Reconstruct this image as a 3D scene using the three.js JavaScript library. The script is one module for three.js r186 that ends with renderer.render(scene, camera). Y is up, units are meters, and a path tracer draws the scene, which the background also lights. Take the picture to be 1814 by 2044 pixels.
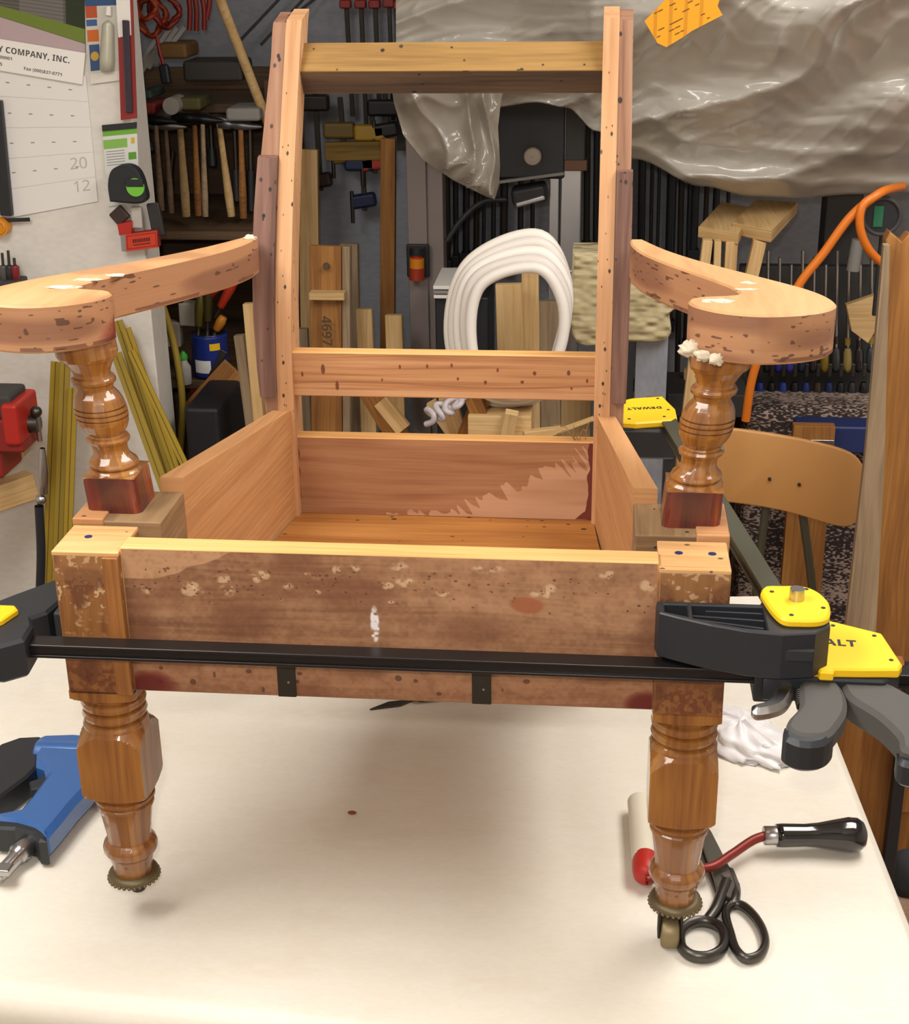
import * as THREE from 'three';
import { RoundedBoxGeometry } from 'three/addons/geometries/RoundedBoxGeometry.js';
import { mergeGeometries, mergeVertices, toCreasedNormals } from 'three/addons/utils/BufferGeometryUtils.js';
import { RectAreaLightUniformsLib } from 'three/addons/lights/RectAreaLightUniformsLib.js';

// ------------------------------------------------------------------ camera, light, exposure
const V = (x, y, z) => new THREE.Vector3(x, y, z);
const scene = new THREE.Scene();
scene.background = new THREE.Color(0x000000);
const F = 2910, CX = 907, CY = 1022;                       // focal length and centre in pixels of the 1814 x 2044 frame
const camera = new THREE.PerspectiveCamera(2 * Math.atan(CY / F) * 180 / Math.PI, 1814 / 2044, 0.05, 30);
camera.position.set(0.1895, 0.9669, 1.1875);
camera.rotation.order = 'YXZ';
camera.rotation.set(-22.2356 * Math.PI / 180, 5.9836 * Math.PI / 180, -0.8225 * Math.PI / 180);
camera.updateMatrixWorld(true);
const renderer = new THREE.WebGLRenderer();
renderer.toneMapping = THREE.LinearToneMapping;
renderer.toneMappingExposure = 1.2;
renderer.shadowMap.enabled = true;
RectAreaLightUniformsLib.init();

const CEIL = 1.65, FLOOR = -0.8;
// two ceiling fluorescent fittings over the bench (their glowing meshes are built with the ceiling)
const TUBES = [[-0.75, 0.30, 0.62, 1.25, 0.0], [0.95, -0.55, 0.62, 1.25, 0.0]];
for (const [x, z, w, l] of TUBES) {
  const a = new THREE.RectAreaLight(0xfcf8f4, 9.8, w, l);
  a.position.set(x, CEIL - 0.075, z); a.lookAt(x, -5, z);
  scene.add(a);
}
// the camera's own flash, just above the lens
const flash = new THREE.PointLight(0xfffaf4, 2.0, 0, 2);
flash.position.set(0.165, 1.035, 1.175); flash.castShadow = true; flash.shadow.radius = 1;
scene.add(flash);

// ------------------------------------------------------------------ helpers
let seed = 12345;
const rnd = () => { seed = (Math.imul(seed, 1664525) + 1013904223) | 0; return (seed >>> 0) / 4294967296; };
const rr = (a, b) => a + (b - a) * rnd();
const up = (u, v, z) => {                                  // a pixel's ray cut by the plane at depth z
  const d = V((u - CX) / F, -(v - CY) / F, -1).applyQuaternion(camera.quaternion);
  return camera.position.clone().addScaledVector(d, (z - camera.position.z) / d.z);
};
const onY = (u, v, y) => {                                 // ... by the level plane at height y
  const d = V((u - CX) / F, -(v - CY) / F, -1).applyQuaternion(camera.quaternion);
  return camera.position.clone().addScaledVector(d, (y - camera.position.y) / d.y);
};
const fwd = V(0, 0, -1).applyQuaternion(camera.quaternion);
const mpp = p => p.clone().sub(camera.position).dot(fwd) / F;   // metres per pixel at a point
const taken = {};
function numbered(n) { if (!(n in taken)) { taken[n] = 0; return n; } return n + '_' + String(++taken[n]).padStart(3, '0'); }
const shade = o => { o.castShadow = true; o.receiveShadow = true; return o; };
function thing(name, label, category, pos, group) {
  const o = new THREE.Group(); o.name = numbered(name); o.position.copy(pos); scene.add(o);
  o.userData = { label, category }; if (group) o.userData.group = group;
  return o;
}
const worldOf = o => { const p = V(0, 0, 0); for (let q = o; q && q !== scene; q = q.parent) p.add(q.position); return p; };
function part(parent, name, geo, mat, label) {             // geo is in world coordinates
  const list = Array.isArray(geo) ? mergeGeometries(geo.map(clean)) : geo;
  const w = worldOf(parent); list.translate(-w.x, -w.y, -w.z);
  const m = shade(new THREE.Mesh(list, mat)); m.name = name; if (label) m.userData.label = label;
  parent.add(m); return m;
}
function clean(g) {
  const q = g.index ? g.toNonIndexed() : g;
  for (const k of Object.keys(q.attributes)) if (!['position', 'normal', 'uv'].includes(k)) q.deleteAttribute(k);
  if (!q.attributes.uv) q.setAttribute('uv', new THREE.BufferAttribute(new Float32Array(q.attributes.position.count * 2), 2));
  if (!q.attributes.normal) q.computeVertexNormals();
  return q;
}
function solo(name, label, category, geo, mat, group) {
  let g = Array.isArray(geo) ? mergeGeometries(geo.map(clean)) : geo;
  g.computeBoundingBox(); const b = g.boundingBox, p = V((b.min.x + b.max.x) / 2, b.min.y, (b.min.z + b.max.z) / 2);
  g.translate(-p.x, -p.y, -p.z);
  const m = shade(new THREE.Mesh(g, mat)); m.name = numbered(name); m.position.copy(p); scene.add(m);
  m.userData = { label, category }; if (group) m.userData.group = group;
  return m;
}
function struct(name, geo, mat) {
  const m = shade(new THREE.Mesh(Array.isArray(geo) ? mergeGeometries(geo.map(clean)) : geo, mat));
  m.name = name; m.userData = { kind: 'structure' }; scene.add(m); return m;
}
// uv in metres: u runs along the grain
function grain(g0, axis = 'x', ou = rnd() * 3, ov = rnd() * 3, sc = 1) {
  const g = clean(g0), p = g.attributes.position, n = g.attributes.normal, uv = new Float32Array(p.count * 2);
  for (let i = 0; i < p.count; i += 3) {
    let nx = 0, ny = 0, nz = 0;
    for (let k = 0; k < 3; k++) { nx += Math.abs(n.getX(i + k)); ny += Math.abs(n.getY(i + k)); nz += Math.abs(n.getZ(i + k)); }
    const dom = nx > ny && nx > nz ? 'x' : ny > nz ? 'y' : 'z';
    for (let k = 0; k < 3; k++) {
      const c = { x: p.getX(i + k), y: p.getY(i + k), z: p.getZ(i + k) };
      let a, b; const rest = ['x', 'y', 'z'].filter(q => q !== dom);
      if (dom === axis) { a = c[rest[0]]; b = c[rest[1]]; } else { a = c[axis]; b = c[rest.find(q => q !== axis)]; }
      uv[(i + k) * 2] = (a / 0.5 + ou) * sc; uv[(i + k) * 2 + 1] = (b / 0.25 + ov) * sc;
    }
  }
  g.setAttribute('uv', new THREE.BufferAttribute(uv, 2)); return g;
}
const bx = (x0, x1, y0, y1, z0, z1, r = 0.0015) => {
  const w = Math.abs(x1 - x0), h = Math.abs(y1 - y0), d = Math.abs(z1 - z0);
  const g = r > 0 ? new RoundedBoxGeometry(w, h, d, 1, Math.min(r, w / 2.2, h / 2.2, d / 2.2)) : new THREE.BoxGeometry(w, h, d);
  return g.translate((x0 + x1) / 2, (y0 + y1) / 2, (z0 + z1) / 2);
};
function along(g, A, B, side) {                            // turns a geometry built about the y axis (length 1 upright, centred) onto A-B
  const y = B.clone().sub(A).normalize(); const s = side || V(0, 0, 1);
  const x = y.clone().cross(s).normalize(), z = x.clone().cross(y).normalize();
  return g.applyMatrix4(new THREE.Matrix4().makeBasis(x, y, z)).translate((A.x + B.x) / 2, (A.y + B.y) / 2, (A.z + B.z) / 2);
}
const bar = (A, B, w, t, r = 0.0015, side) => {            // board from A to B, width w, thickness t
  const L = A.distanceTo(B), g = r > 0 ? new RoundedBoxGeometry(w, L, t, 1, Math.min(r, w / 2.2, t / 2.2)) : new THREE.BoxGeometry(w, L, t);
  return along(grain(g, 'y'), A, B, side);
};
const rod = (A, B, r, r2 = r, seg = 14) => along(new THREE.CylinderGeometry(r2, r, A.distanceTo(B), seg), A, B, Math.abs(B.z - A.z) > 0.9 * A.distanceTo(B) ? V(1, 0, 0) : undefined);
const tube = (pts, r, n = 40, seg = 10, closed = false) => new THREE.TubeGeometry(new THREE.CatmullRomCurve3(pts, closed), n, r, seg, closed);
const ball = (p, r, n = 12) => new THREE.SphereGeometry(r, n, n).translate(p.x, p.y, p.z);
const lathe = (A, B, prof, seg = 24) => {                  // prof: [t along A-B in metres, radius]
  const g = new THREE.LatheGeometry(prof.map(([t, r]) => new THREE.Vector2(Math.max(r, 1e-5), t)), seg);
  const L = A.distanceTo(B); g.translate(0, -L / 2, 0);
  return along(g, A, B, Math.abs(B.z - A.z) > 0.9 * L ? V(1, 0, 0) : undefined);
};
function quadsToGeo(pos, uv) {
  const g = new THREE.BufferGeometry();
  g.setAttribute('position', new THREE.Float32BufferAttribute(pos, 3));
  if (uv) g.setAttribute('uv', new THREE.Float32BufferAttribute(uv, 2));
  g.computeVertexNormals(); return clean(g);
}
function loft(sections) {                                  // sections: arrays of points, joined and capped
  const pos = []; const tri = (a, b, c) => pos.push(a.x, a.y, a.z, b.x, b.y, b.z, c.x, c.y, c.z);
  const n = sections[0].length;
  for (let s = 0; s + 1 < sections.length; s++) for (let i = 0; i < n; i++) {
    const a = sections[s][i], b = sections[s][(i + 1) % n], c = sections[s + 1][(i + 1) % n], d = sections[s + 1][i];
    tri(a, b, c); tri(a, c, d);
  }
  const f = sections[0], l = sections[sections.length - 1];
  for (let i = 1; i + 1 < n; i++) { tri(f[0], f[i + 1], f[i]); tri(l[0], l[i], l[i + 1]); }
  return toCreasedNormals(quadsToGeo(pos), 0.5);
}
// outline (x, z) extruded upward from y0 to y1 with a small bevel
function slab(pts, y0, y1, bev = 0.0015, hole) {
  const sh = new THREE.Shape(pts.map(([x, z]) => new THREE.Vector2(x, -z)));
  if (hole) for (const h of hole) sh.holes.push(new THREE.Path(h.map(([x, z]) => new THREE.Vector2(x, -z))));
  const g = new THREE.ExtrudeGeometry(sh, { depth: y1 - y0 - 2 * bev, bevelEnabled: bev > 0, bevelSize: bev, bevelThickness: bev, bevelOffset: -bev, bevelSegments: 1, curveSegments: 8 });
  g.rotateX(-Math.PI / 2); g.translate(0, y0 + bev, 0); return g;
}
const smooth = (pts, n = 60) => new THREE.SplineCurve([...pts, pts[0]].map(p => new THREE.Vector2(...p))).getPoints(n).slice(0, -1).map(p => [p.x, p.y]);
// a flat sheet with four pixel corners (TL, TR, BR, BL) on plane z
function sheet(c, z, th = 0.0012) {
  const p = c.map(([u, v]) => up(u, v, z)), q = p.map(a => a.clone().add(V(0, 0, -th)));
  const pos = [], uv = []; const T = (a, b, d, ua, ub, ud) => { pos.push(a.x, a.y, a.z, b.x, b.y, b.z, d.x, d.y, d.z); uv.push(...ua, ...ub, ...ud); };
  const N = 6, L = (A, i, j) => { const s = i / N, t = j / N; return A[0].clone().lerp(A[1], s).lerp(A[3].clone().lerp(A[2], s), t); };
  for (let i = 0; i < N; i++) for (let j = 0; j < N; j++) {
    const a = L(p, i, j), b = L(p, i + 1, j), d = L(p, i + 1, j + 1), e = L(p, i, j + 1);
    const ua = [i / N, 1 - j / N], ub = [(i + 1) / N, 1 - j / N], ud = [(i + 1) / N, 1 - (j + 1) / N], ue = [i / N, 1 - (j + 1) / N];
    T(a, d, b, ua, ud, ub); T(a, e, d, ua, ue, ud);
  }
  const e0 = [0.5, 0.5];
  for (let i = 0; i < 4; i++) { const j = (i + 1) % 4; T(p[i], p[j], q[j], e0, e0, e0); T(p[i], q[j], q[i], e0, e0, e0); }
  T(q[0], q[1], q[2], e0, e0, e0); T(q[0], q[2], q[3], e0, e0, e0);
  return quadsToGeo(pos, uv);
}
// ---- noise and textures
const hsh = (i, j, s) => { let h = Math.imul(i, 374761393) + Math.imul(j, 668265263) + Math.imul(s, 974634777) | 0; h = Math.imul(h ^ (h >>> 13), 1274126177); return ((h ^ (h >>> 16)) >>> 0) / 4294967296; };
function pn(x, y, px, py, s) {                             // periodic value noise
  const i = Math.floor(x), j = Math.floor(y), fx = x - i, fy = y - j, a = fx * fx * (3 - 2 * fx), b = fy * fy * (3 - 2 * fy);
  const w = (k, m) => ((k % m) + m) % m, i0 = w(i, px), i1 = w(i + 1, px), j0 = w(j, py), j1 = w(j + 1, py);
  return (hsh(i0, j0, s) * (1 - a) + hsh(i1, j0, s) * a) * (1 - b) + (hsh(i0, j1, s) * (1 - a) + hsh(i1, j1, s) * a) * b;
}
const hex = h => [(h >> 16) & 255, (h >> 8) & 255, h & 255];
const mix3 = (a, b, t) => [a[0] + (b[0] - a[0]) * t, a[1] + (b[1] - a[1]) * t, a[2] + (b[2] - a[2]) * t];
function woodPixel(u, v, s, A, B, C, o) {
  const wob = pn(u * 3, v * 4, 3, 4, s + 5) * 0.08 * (o.wob ?? 1);
  const vv = v + wob;
  const st = pn(u * 2, vv * 14, 2, 14, s), f = pn(u * 5, vv * 70, 5, 70, s + 1), ff = pn(u * 16, v * 200, 16, 200, s + 2), bl = pn(u * 5, v * 5, 5, 5, s + 3) * 0.6 + pn(u * 13, v * 11, 13, 11, s + 4) * 0.4;
  let t = st * 0.42 + f * 0.3 + ff * 0.14 + bl * 0.14; t = (t - 0.5) * (o.con ?? 1.5) + 0.5;
  t = Math.min(1, Math.max(0, t));
  let c = t < 0.5 ? mix3(A, B, t * 2) : mix3(B, C, t * 2 - 1);
  const bo = (o.blot ?? 0) * Math.max(0, bl - 0.52) * 3; if (bo > 0) c = mix3(c, o.bc || A, Math.min(0.85, bo));
  return c;
}
function woodData(w, h, s, o, over) {
  const A = hex(o.dark), B = hex(o.mid), C = hex(o.light), d = new Uint8Array(w * h * 4);
  for (let j = 0; j < h; j++) for (let i = 0; i < w; i++) {
    const u = i / w, v = j / h; let c = woodPixel(u, v, s, A, B, C, o); if (over) c = over(u, v, c);
    const k = (j * w + i) * 4; d[k] = c[0]; d[k + 1] = c[1]; d[k + 2] = c[2]; d[k + 3] = 255;
  }
  if (o.holes) {                                           // tack and nail holes
    let q = s * 77 + 3; const r = () => { q = (Math.imul(q, 1664525) + 1013904223) | 0; return (q >>> 0) / 4294967296; };
    for (let n = 0; n < o.holes; n++) {
      const x = Math.floor(r() * w), y = Math.floor(r() * h), rx = 1 + Math.floor(r() * (o.hr ?? 2.4)), ry = Math.max(1, Math.round(rx * 0.9 * (o.hy ?? 2))), dk = 0.2 + r() * 0.35;
      for (let a = -rx; a <= rx; a++) for (let b = -ry; b <= ry; b++) if ((a / (rx + .3)) ** 2 + (b / (ry + .3)) ** 2 <= 1) {
        const k = (((y + b + h) % h) * w + (x + a + w) % w) * 4; d[k] *= dk; d[k + 1] *= dk; d[k + 2] *= dk;
      }
    }
  }
  return d;
}
function dataTex(d, w, h, rep = true) {
  const t = new THREE.DataTexture(d, w, h, THREE.RGBAFormat); t.colorSpace = THREE.SRGBColorSpace; t.magFilter = THREE.LinearFilter; t.minFilter = THREE.LinearFilter;
  if (rep) t.wrapS = t.wrapT = THREE.RepeatWrapping; t.needsUpdate = true; return t;
}
let ws = 1;
const bumpCache = {};
function woodBump() {
  if (bumpCache.b) return bumpCache.b;
  const w = 512, d = new Uint8Array(w * w * 4);
  for (let j = 0; j < w; j++) for (let i = 0; i < w; i++) { const u = i / w, v = j / w, t = pn(u * 6, v * 90, 6, 90, 91) * 0.6 + pn(u * 30, v * 40, 30, 40, 92) * 0.4, k = (j * w + i) * 4; d[k] = d[k + 1] = d[k + 2] = t * 255; d[k + 3] = 255; }
  const t = new THREE.DataTexture(d, w, w, THREE.RGBAFormat); t.magFilter = t.minFilter = THREE.LinearFilter; t.wrapS = t.wrapT = THREE.RepeatWrapping; t.needsUpdate = true; return bumpCache.b = t;
}
function wood(dark, mid, light, o = {}, over) {
  const w = o.size || 512, s = ws++ * 11;
  const map = dataTex(woodData(w, w, s, { dark, mid, light, ...o }, over), w, w);
  const m = new THREE.MeshPhysicalMaterial({ map, roughness: o.rough ?? 0.72, bumpMap: woodBump(), bumpScale: o.bump ?? 0.0006 });
  if (o.coat) { m.clearcoat = o.coat; m.clearcoatRoughness = o.coatR ?? 0.12; }
  return m;
}
function canvasTex(w, h, draw) {
  const c = document.createElement('canvas'); c.width = w; c.height = h; const x = c.getContext('2d'); draw(x, w, h);
  const t = new THREE.CanvasTexture(c); t.colorSpace = THREE.SRGBColorSpace; return t;
}
const mat = (color, roughness = 0.6, o = {}) => new THREE.MeshPhysicalMaterial({ color, roughness, ...o });
function speckle(A, B, o = {}) {                           // two-tone grain for walls, foam, cloth, concrete
  const w = 256, d = new Uint8Array(w * w * 4), a = hex(A), b = hex(B), s = ws++ * 13, n = o.n || 60;
  for (let j = 0; j < w; j++) for (let i = 0; i < w; i++) {
    const u = i / w, v = j / w; let t = pn(u * 6, v * 6, 6, 6, s) * 0.35 + pn(u * n, v * n, n, n, s + 1) * 0.65; if (o.hard) t = t > o.hard ? 1 : t > o.hard - 0.08 ? 0.5 : 0;
    const c = mix3(a, b, t), k = (j * w + i) * 4; d[k] = c[0]; d[k + 1] = c[1]; d[k + 2] = c[2]; d[k + 3] = 255;
  }
  return dataTex(d, w, w);
}

// ------------------------------------------------------------------ materials
const M = {
  raw: wood(0xb58350, 0xd2a168, 0xe0b880, { holes: 60, con: 1.3 }),
  arm: wood(0x9c6a44, 0xbd8858, 0xcf9f72, { holes: 16, con: 1.1 }),
  side: wood(0xa47448, 0xbd8a58, 0xcc9d6e, { con: 0.9 }),
  post: wood(0xa87850, 0xc49468, 0xd2a67c, { holes: 240, con: 1.3, hr: 1.4, hy: 1.4 }),
  postDark: wood(0x6c4a36, 0x91684e, 0xa78268, { holes: 200, con: 1.5, blot: 0.4, bc: hex(0x5a3a30) }),
  stripDark: wood(0x55392e, 0x765446, 0x8e6c5c, { holes: 110, con: 1.6, blot: 0.5, bc: hex(0x4c3430) }),
  legBlock: wood(0x6b3f1f, 0x96602f, 0xb4803f, { con: 1.5, blot: 0.5, bc: hex(0x5c3320), rough: 0.5 }),
  legVarnish: wood(0x5e3312, 0x8a5522, 0xa97330, { con: 1.5, wob: 1.6, rough: 0.42, coat: 0.9, coatR: 0.1, bump: 0.0001, size: 1024 }),
  spindleVarnish: wood(0x63380f, 0x8f5a20, 0xae7836, { con: 1.3, rough: 0.4, coat: 0.95, coatR: 0.08, bump: 0.0001, size: 1024 }),
  redBase: wood(0x3d0f0c, 0x5f1c12, 0x8b3a1c, { con: 2.2, blot: 0.6, bc: hex(0x3a0a10), rough: 0.4, coat: 0.8, coatR: 0.14, bump: 0.0002 }),
  seat: wood(0x8a5420, 0xaa7032, 0xbe8446, { con: 1.2, holes: 50 }),
  oldWood: wood(0x6c5136, 0x8d6f4c, 0xa3855f, { con: 1.4, holes: 30, blot: 0.3 }),
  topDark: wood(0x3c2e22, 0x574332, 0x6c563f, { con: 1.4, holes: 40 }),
  topRail: wood(0x74552c, 0x9a763f, 0xb08b50, { con: 1.4, holes: 110, hr: 2.2 }),
  pine: wood(0xa7834f, 0xc8a570, 0xdabd8c, { con: 1.3 }),
  pineGrey: wood(0x7d6a52, 0x9a8468, 0xb09a7c, { con: 1.3 }),
  brown: wood(0x7b4e24, 0x9a682f, 0xb28044, { con: 1.4 }),
  dim: wood(0x4d3a28, 0x67503a, 0x7d654a, { con: 1.3 }),
  ply: mat(0xc08d52, 0.5),
  black: mat(0x212429, 0.45), blackSoft: mat(0x222427, 0.7), blackGloss: mat(0x0b0b0d, 0.12, { clearcoat: 1, clearcoatRoughness: 0.05 }),
  greyGrip: mat(0x4a4845, 0.75), barDark: mat(0x343131, 0.28, { metalness: 0.7 }), barOlive: mat(0x4b4a3c, 0.45, { metalness: 0.3 }),
  yellow: mat(0xf2c318, 0.45), steel: mat(0xb8b8ba, 0.28, { metalness: 1 }), darkSteel: mat(0x55524e, 0.35, { metalness: 0.9 }), brass: mat(0x6f6248, 0.5, { metalness: 0.6 }),
  iron: mat(0x3a352e, 0.55, { metalness: 0.6 }), white: mat(0xe9e6df, 0.7), paper: mat(0xece8e0, 0.9), red: mat(0xb3261c, 0.45), redDull: mat(0x8d2420, 0.5), orange: mat(0xd9741a, 0.4),
  blue: mat(0x2a5c9c, 0.35, { clearcoat: 0.6, clearcoatRoughness: 0.2 }), navy: mat(0x1b2a5c, 0.5), green: mat(0x3fae3a, 0.5), glue: mat(0xd8cdb4, 0.45), stick: mat(0xa08830, 0.65),
  grey: mat(0x8b8a86, 0.6), darkGrey: mat(0x3c3b3a, 0.7), alu: mat(0xc6c8cc, 0.34, { metalness: 0.85 }), cream: mat(0xd8cba6, 0.7)
};

// ------------------------------------------------------------------ the room
const RX0 = -2.3, RX1 = 2.3, RZ0 = -2.6, RZ1 = 2.6, TH = 0.12;
const wallTex = speckle(0x8f939d, 0xa0a3aa, { n: 40 }), whiteTex = speckle(0xd9d5cd, 0xe6e2da, { n: 40 });
const mWall = new THREE.MeshPhysicalMaterial({ map: wallTex, roughness: 0.85 }), mWhite = new THREE.MeshPhysicalMaterial({ map: whiteTex, roughness: 0.6 });
const floorMat = new THREE.MeshPhysicalMaterial({ map: speckle(0x8d6f56, 0xb3947a, { n: 90 }), roughness: 0.9 });
struct('floor', grain(bx(RX0 - TH, RX1 + TH, FLOOR - TH, FLOOR, RZ0 - TH, RZ1 + TH, 0), 'x'), floorMat);
struct('ceiling', grain(bx(RX0 - TH, RX1 + TH, CEIL, CEIL + TH, RZ0 - TH, RZ1 + TH, 0), 'x'), mWhite);
struct('wall_back', grain(bx(RX0 - TH, RX1 + TH, FLOOR, CEIL, RZ0 - TH, RZ0, 0), 'x'), mWall);
struct('wall_front', grain(bx(RX0 - TH, RX1 + TH, FLOOR, CEIL, RZ1, RZ1 + TH, 0), 'x'), mWhite);
struct('wall_right', grain(bx(RX1, RX1 + TH, FLOOR, CEIL, RZ0, RZ1, 0), 'z'), mWhite);
const PZ = -1.7, PEX = up(301, 620, PZ).x;                 // the white wall stub that carries the calendar
struct('wall_left', [grain(bx(RX0 - TH, RX0, FLOOR, CEIL, RZ0, RZ1, 0), 'z'), grain(bx(RX0, PEX, FLOOR, CEIL, PZ - 0.1, PZ, 0.004), 'x')], mWhite);
for (const [x, z, w, l] of TUBES) {
  const t = thing('ceiling_light', 'white ceiling light box over the work table with glowing tubes', 'light', V(x, CEIL - 0.07, z), 'ceiling light boxes');
  part(t, 'housing', bx(x - w / 2 - 0.03, x + w / 2 + 0.03, CEIL - 0.05, CEIL, z - l / 2 - 0.03, z + l / 2 + 0.03, 0.004), M.white);
  for (const k of [-1, 1]) part(t, 'tube', rod(V(x + k * w * 0.25, CEIL - 0.064, z - l / 2), V(x + k * w * 0.25, CEIL - 0.064, z + l / 2), 0.0105), mat(0xffffff, 0.4, { emissive: 0xfff3dc, emissiveIntensity: 3 }));
}

// ------------------------------------------------------------------ work table
{
  const t = thing('work_table', 'large work table with a smooth white padded top under the chair frame', 'table', V(-0.2, FLOOR, -0.35));
  const vinyl = (() => {
    const w = 1024, d = new Uint8Array(w * w * 4), a = hex(0xe9e4d8), b = hex(0xded6c6);
    for (let j = 0; j < w; j++) for (let i = 0; i < w; i++) {
      const u = i / w, v = j / w; let c = mix3(a, b, pn(u * 7, v * 7, 7, 7, 301) * 0.5 + pn(u * 40, v * 40, 40, 40, 302) * 0.2 + pn(u * 170, v * 170, 170, 170, 303) * 0.3);
      const st = Math.max(0, pn(u * 11, v * 11, 11, 11, 304) - 0.74) * Math.max(0, pn(u * 60, v * 60, 60, 60, 305) - 0.3) * 3; c = mix3(c, hex(0xc8b090), Math.min(0.06, st));
      const k = (j * w + i) * 4; d[k] = c[0]; d[k + 1] = c[1]; d[k + 2] = c[2]; d[k + 3] = 255;
    }
    return new THREE.MeshPhysicalMaterial({ map: dataTex(d, w, w), roughness: 0.55 });
  })();
  const pts = [[-0.95, -0.74], [0.48, -0.885], [0.546, 0.166], [-0.95, 0.062]];
  const sh = new THREE.Shape(pts.map(([x, z]) => new THREE.Vector2(x, -z)));
  const g = new THREE.ExtrudeGeometry(sh, { depth: 0.02, bevelEnabled: true, bevelSize: 0.03, bevelThickness: 0.03, bevelOffset: -0.03, bevelSegments: 6 });
  g.rotateX(-Math.PI / 2); g.translate(0, -0.05, 0);
  part(t, 'padded_top', grain(toCreasedNormals(g, 0.7), 'x', 0, 0, 0.5), vinyl);
  part(t, 'frame', grain(bx(-0.88, 0.42, -0.17, -0.081, -0.72, 0.03), 'x'), M.brown);
  for (const [x, z] of [[-0.86, -0.68], [0.38, -0.7], [0.42, -0.02], [-0.86, -0.02]]) part(t, 'leg', grain(bx(x - 0.04, x + 0.04, FLOOR, -0.168, z - 0.04, z + 0.04, 0.004), 'y'), M.brown);
}

// ------------------------------------------------------------------ the chair frame
const ELL = (u, v, x, y, rx, ry) => { const a = (u - x) / rx, b = (v - y) / ry; return 1 - Math.min(1, a * a + b * b); };
const RAW = [hex(0xc08a4c), hex(0xdca765), hex(0xe9bd80)];
function faceMat(o, over, rough = 0.66) {                  // lower 0.78 of the map: the worn front; upper strip: bare edge wood
  const w = 1024, h = 512, s = ws++ * 11;
  const d = woodData(w, h, s, o, (u, v, c) => v > 0.79 ? woodPixel(u, v, s + 50, ...RAW, { con: 1.3 }) : over(u, v / 0.78, c));
  return new THREE.MeshPhysicalMaterial({ map: dataTex(d, w, h, false), roughness: rough });
}
function faceBox(x0, x1, y0, y1, z0, z1) {                 // the face that looks to +z gets the worn picture of the wood
  const g = clean(new RoundedBoxGeometry(x1 - x0, y1 - y0, z1 - z0, 1, 0.0015).translate((x0 + x1) / 2, (y0 + y1) / 2, (z0 + z1) / 2));
  const p = g.attributes.position, n = g.attributes.normal, uv = g.attributes.uv;
  for (let i = 0; i < p.count; i++) {
    const u = (p.getX(i) - x0) / (x1 - x0);
    if (n.getZ(i) > 0.8) uv.setXY(i, u, (p.getY(i) - y0) / (y1 - y0) * 0.78);
    else uv.setXY(i, u, 0.82 + 0.16 * (Math.abs(n.getY(i)) > 0.8 ? (p.getZ(i) - z0) / (z1 - z0) : (p.getY(i) - y0) / (y1 - y0)));
  }
  return g;
}
// arms: the upper half of the map wraps the top, the lower half runs round the edge
function armUV(g0, arc, s) {
  const g = clean(g0), p = g.attributes.position, n = g.attributes.normal, uv = g.attributes.uv, N = arc.length;
  for (let i = 0; i < p.count; i += 3) for (let k = i; k < i + 3; k++) {
    const x = p.getX(k), z = p.getZ(k);
    if (Math.abs(n.getY(k)) > 0.6) uv.setXY(k, (z + 0.53) / 0.5, 0.55 + 0.42 * (s * x - 0.2) / 0.21);
    else { let b = 0, bd = 1e9; for (let a = 0; a < N; a++) { const d = (arc[a][0] - x) ** 2 + (arc[a][1] - z) ** 2; if (d < bd) { bd = d; b = a; } } const y = p.getY(k) - 0.5715 - (z + 0.505) * 0.07; uv.setXY(k, b / N, 0.02 + 0.44 * Math.min(1, Math.max(0, y / 0.0445))); }
  }
  return g;
}
function armMat(s) {
  const w = 1024, h = 512, sd = s > 0 ? 881 : 947;
  const d = woodData(w, h, sd, { dark: 0xb07c50, mid: 0xcd9a68, light: 0xdcae80, con: 0.9 }, (u, v, c) => {
    const n = pn(u * 40, v * 16, 40, 16, sd + 3), m = pn(u * 9, v * 5, 9, 5, sd + 4), f = pn(u * 120, v * 40, 120, 40, sd + 5);
    if (v < 0.49) {
      const y = (v - 0.02) / 0.44; c = mix3(c, hex(0x9a6c50), 0.55);
      if (m > 0.5) c = mix3(c, hex(0x6c4434), Math.min(0.5, (m - 0.5) * 2.4));
      if (f > 0.8 && n > 0.45) c = mix3(c, hex(0x3d261c), 0.6);
      const c0 = s > 0 ? 0.60 : 0.575, e = 1 - ((u - c0) / 0.09) ** 2 - ((y - 0.05) / (s > 0 ? 0.45 : 0.6)) ** 2; if (e > 0) c = mix3(c, hex(s > 0 ? 0x6a4038 : 0x6e1712), Math.min(0.85, e * (0.5 + n)));
      if (y < 0.12 && n > 0.5) c = mix3(c, hex(0x4a2a24), 0.5);
    } else if (m > 0.62 && s < 0) c = mix3(c, hex(0x9a6c4a), Math.min(0.5, (m - 0.62) * 3));
    return c;
  });
  return new THREE.MeshPhysicalMaterial({ map: dataTex(d, w, h), roughness: 0.62 });
}
const chair = thing('chair_frame', 'stripped antique wooden armchair frame with turned legs standing on the white table', 'chair', V(0, 0, -0.25));
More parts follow.
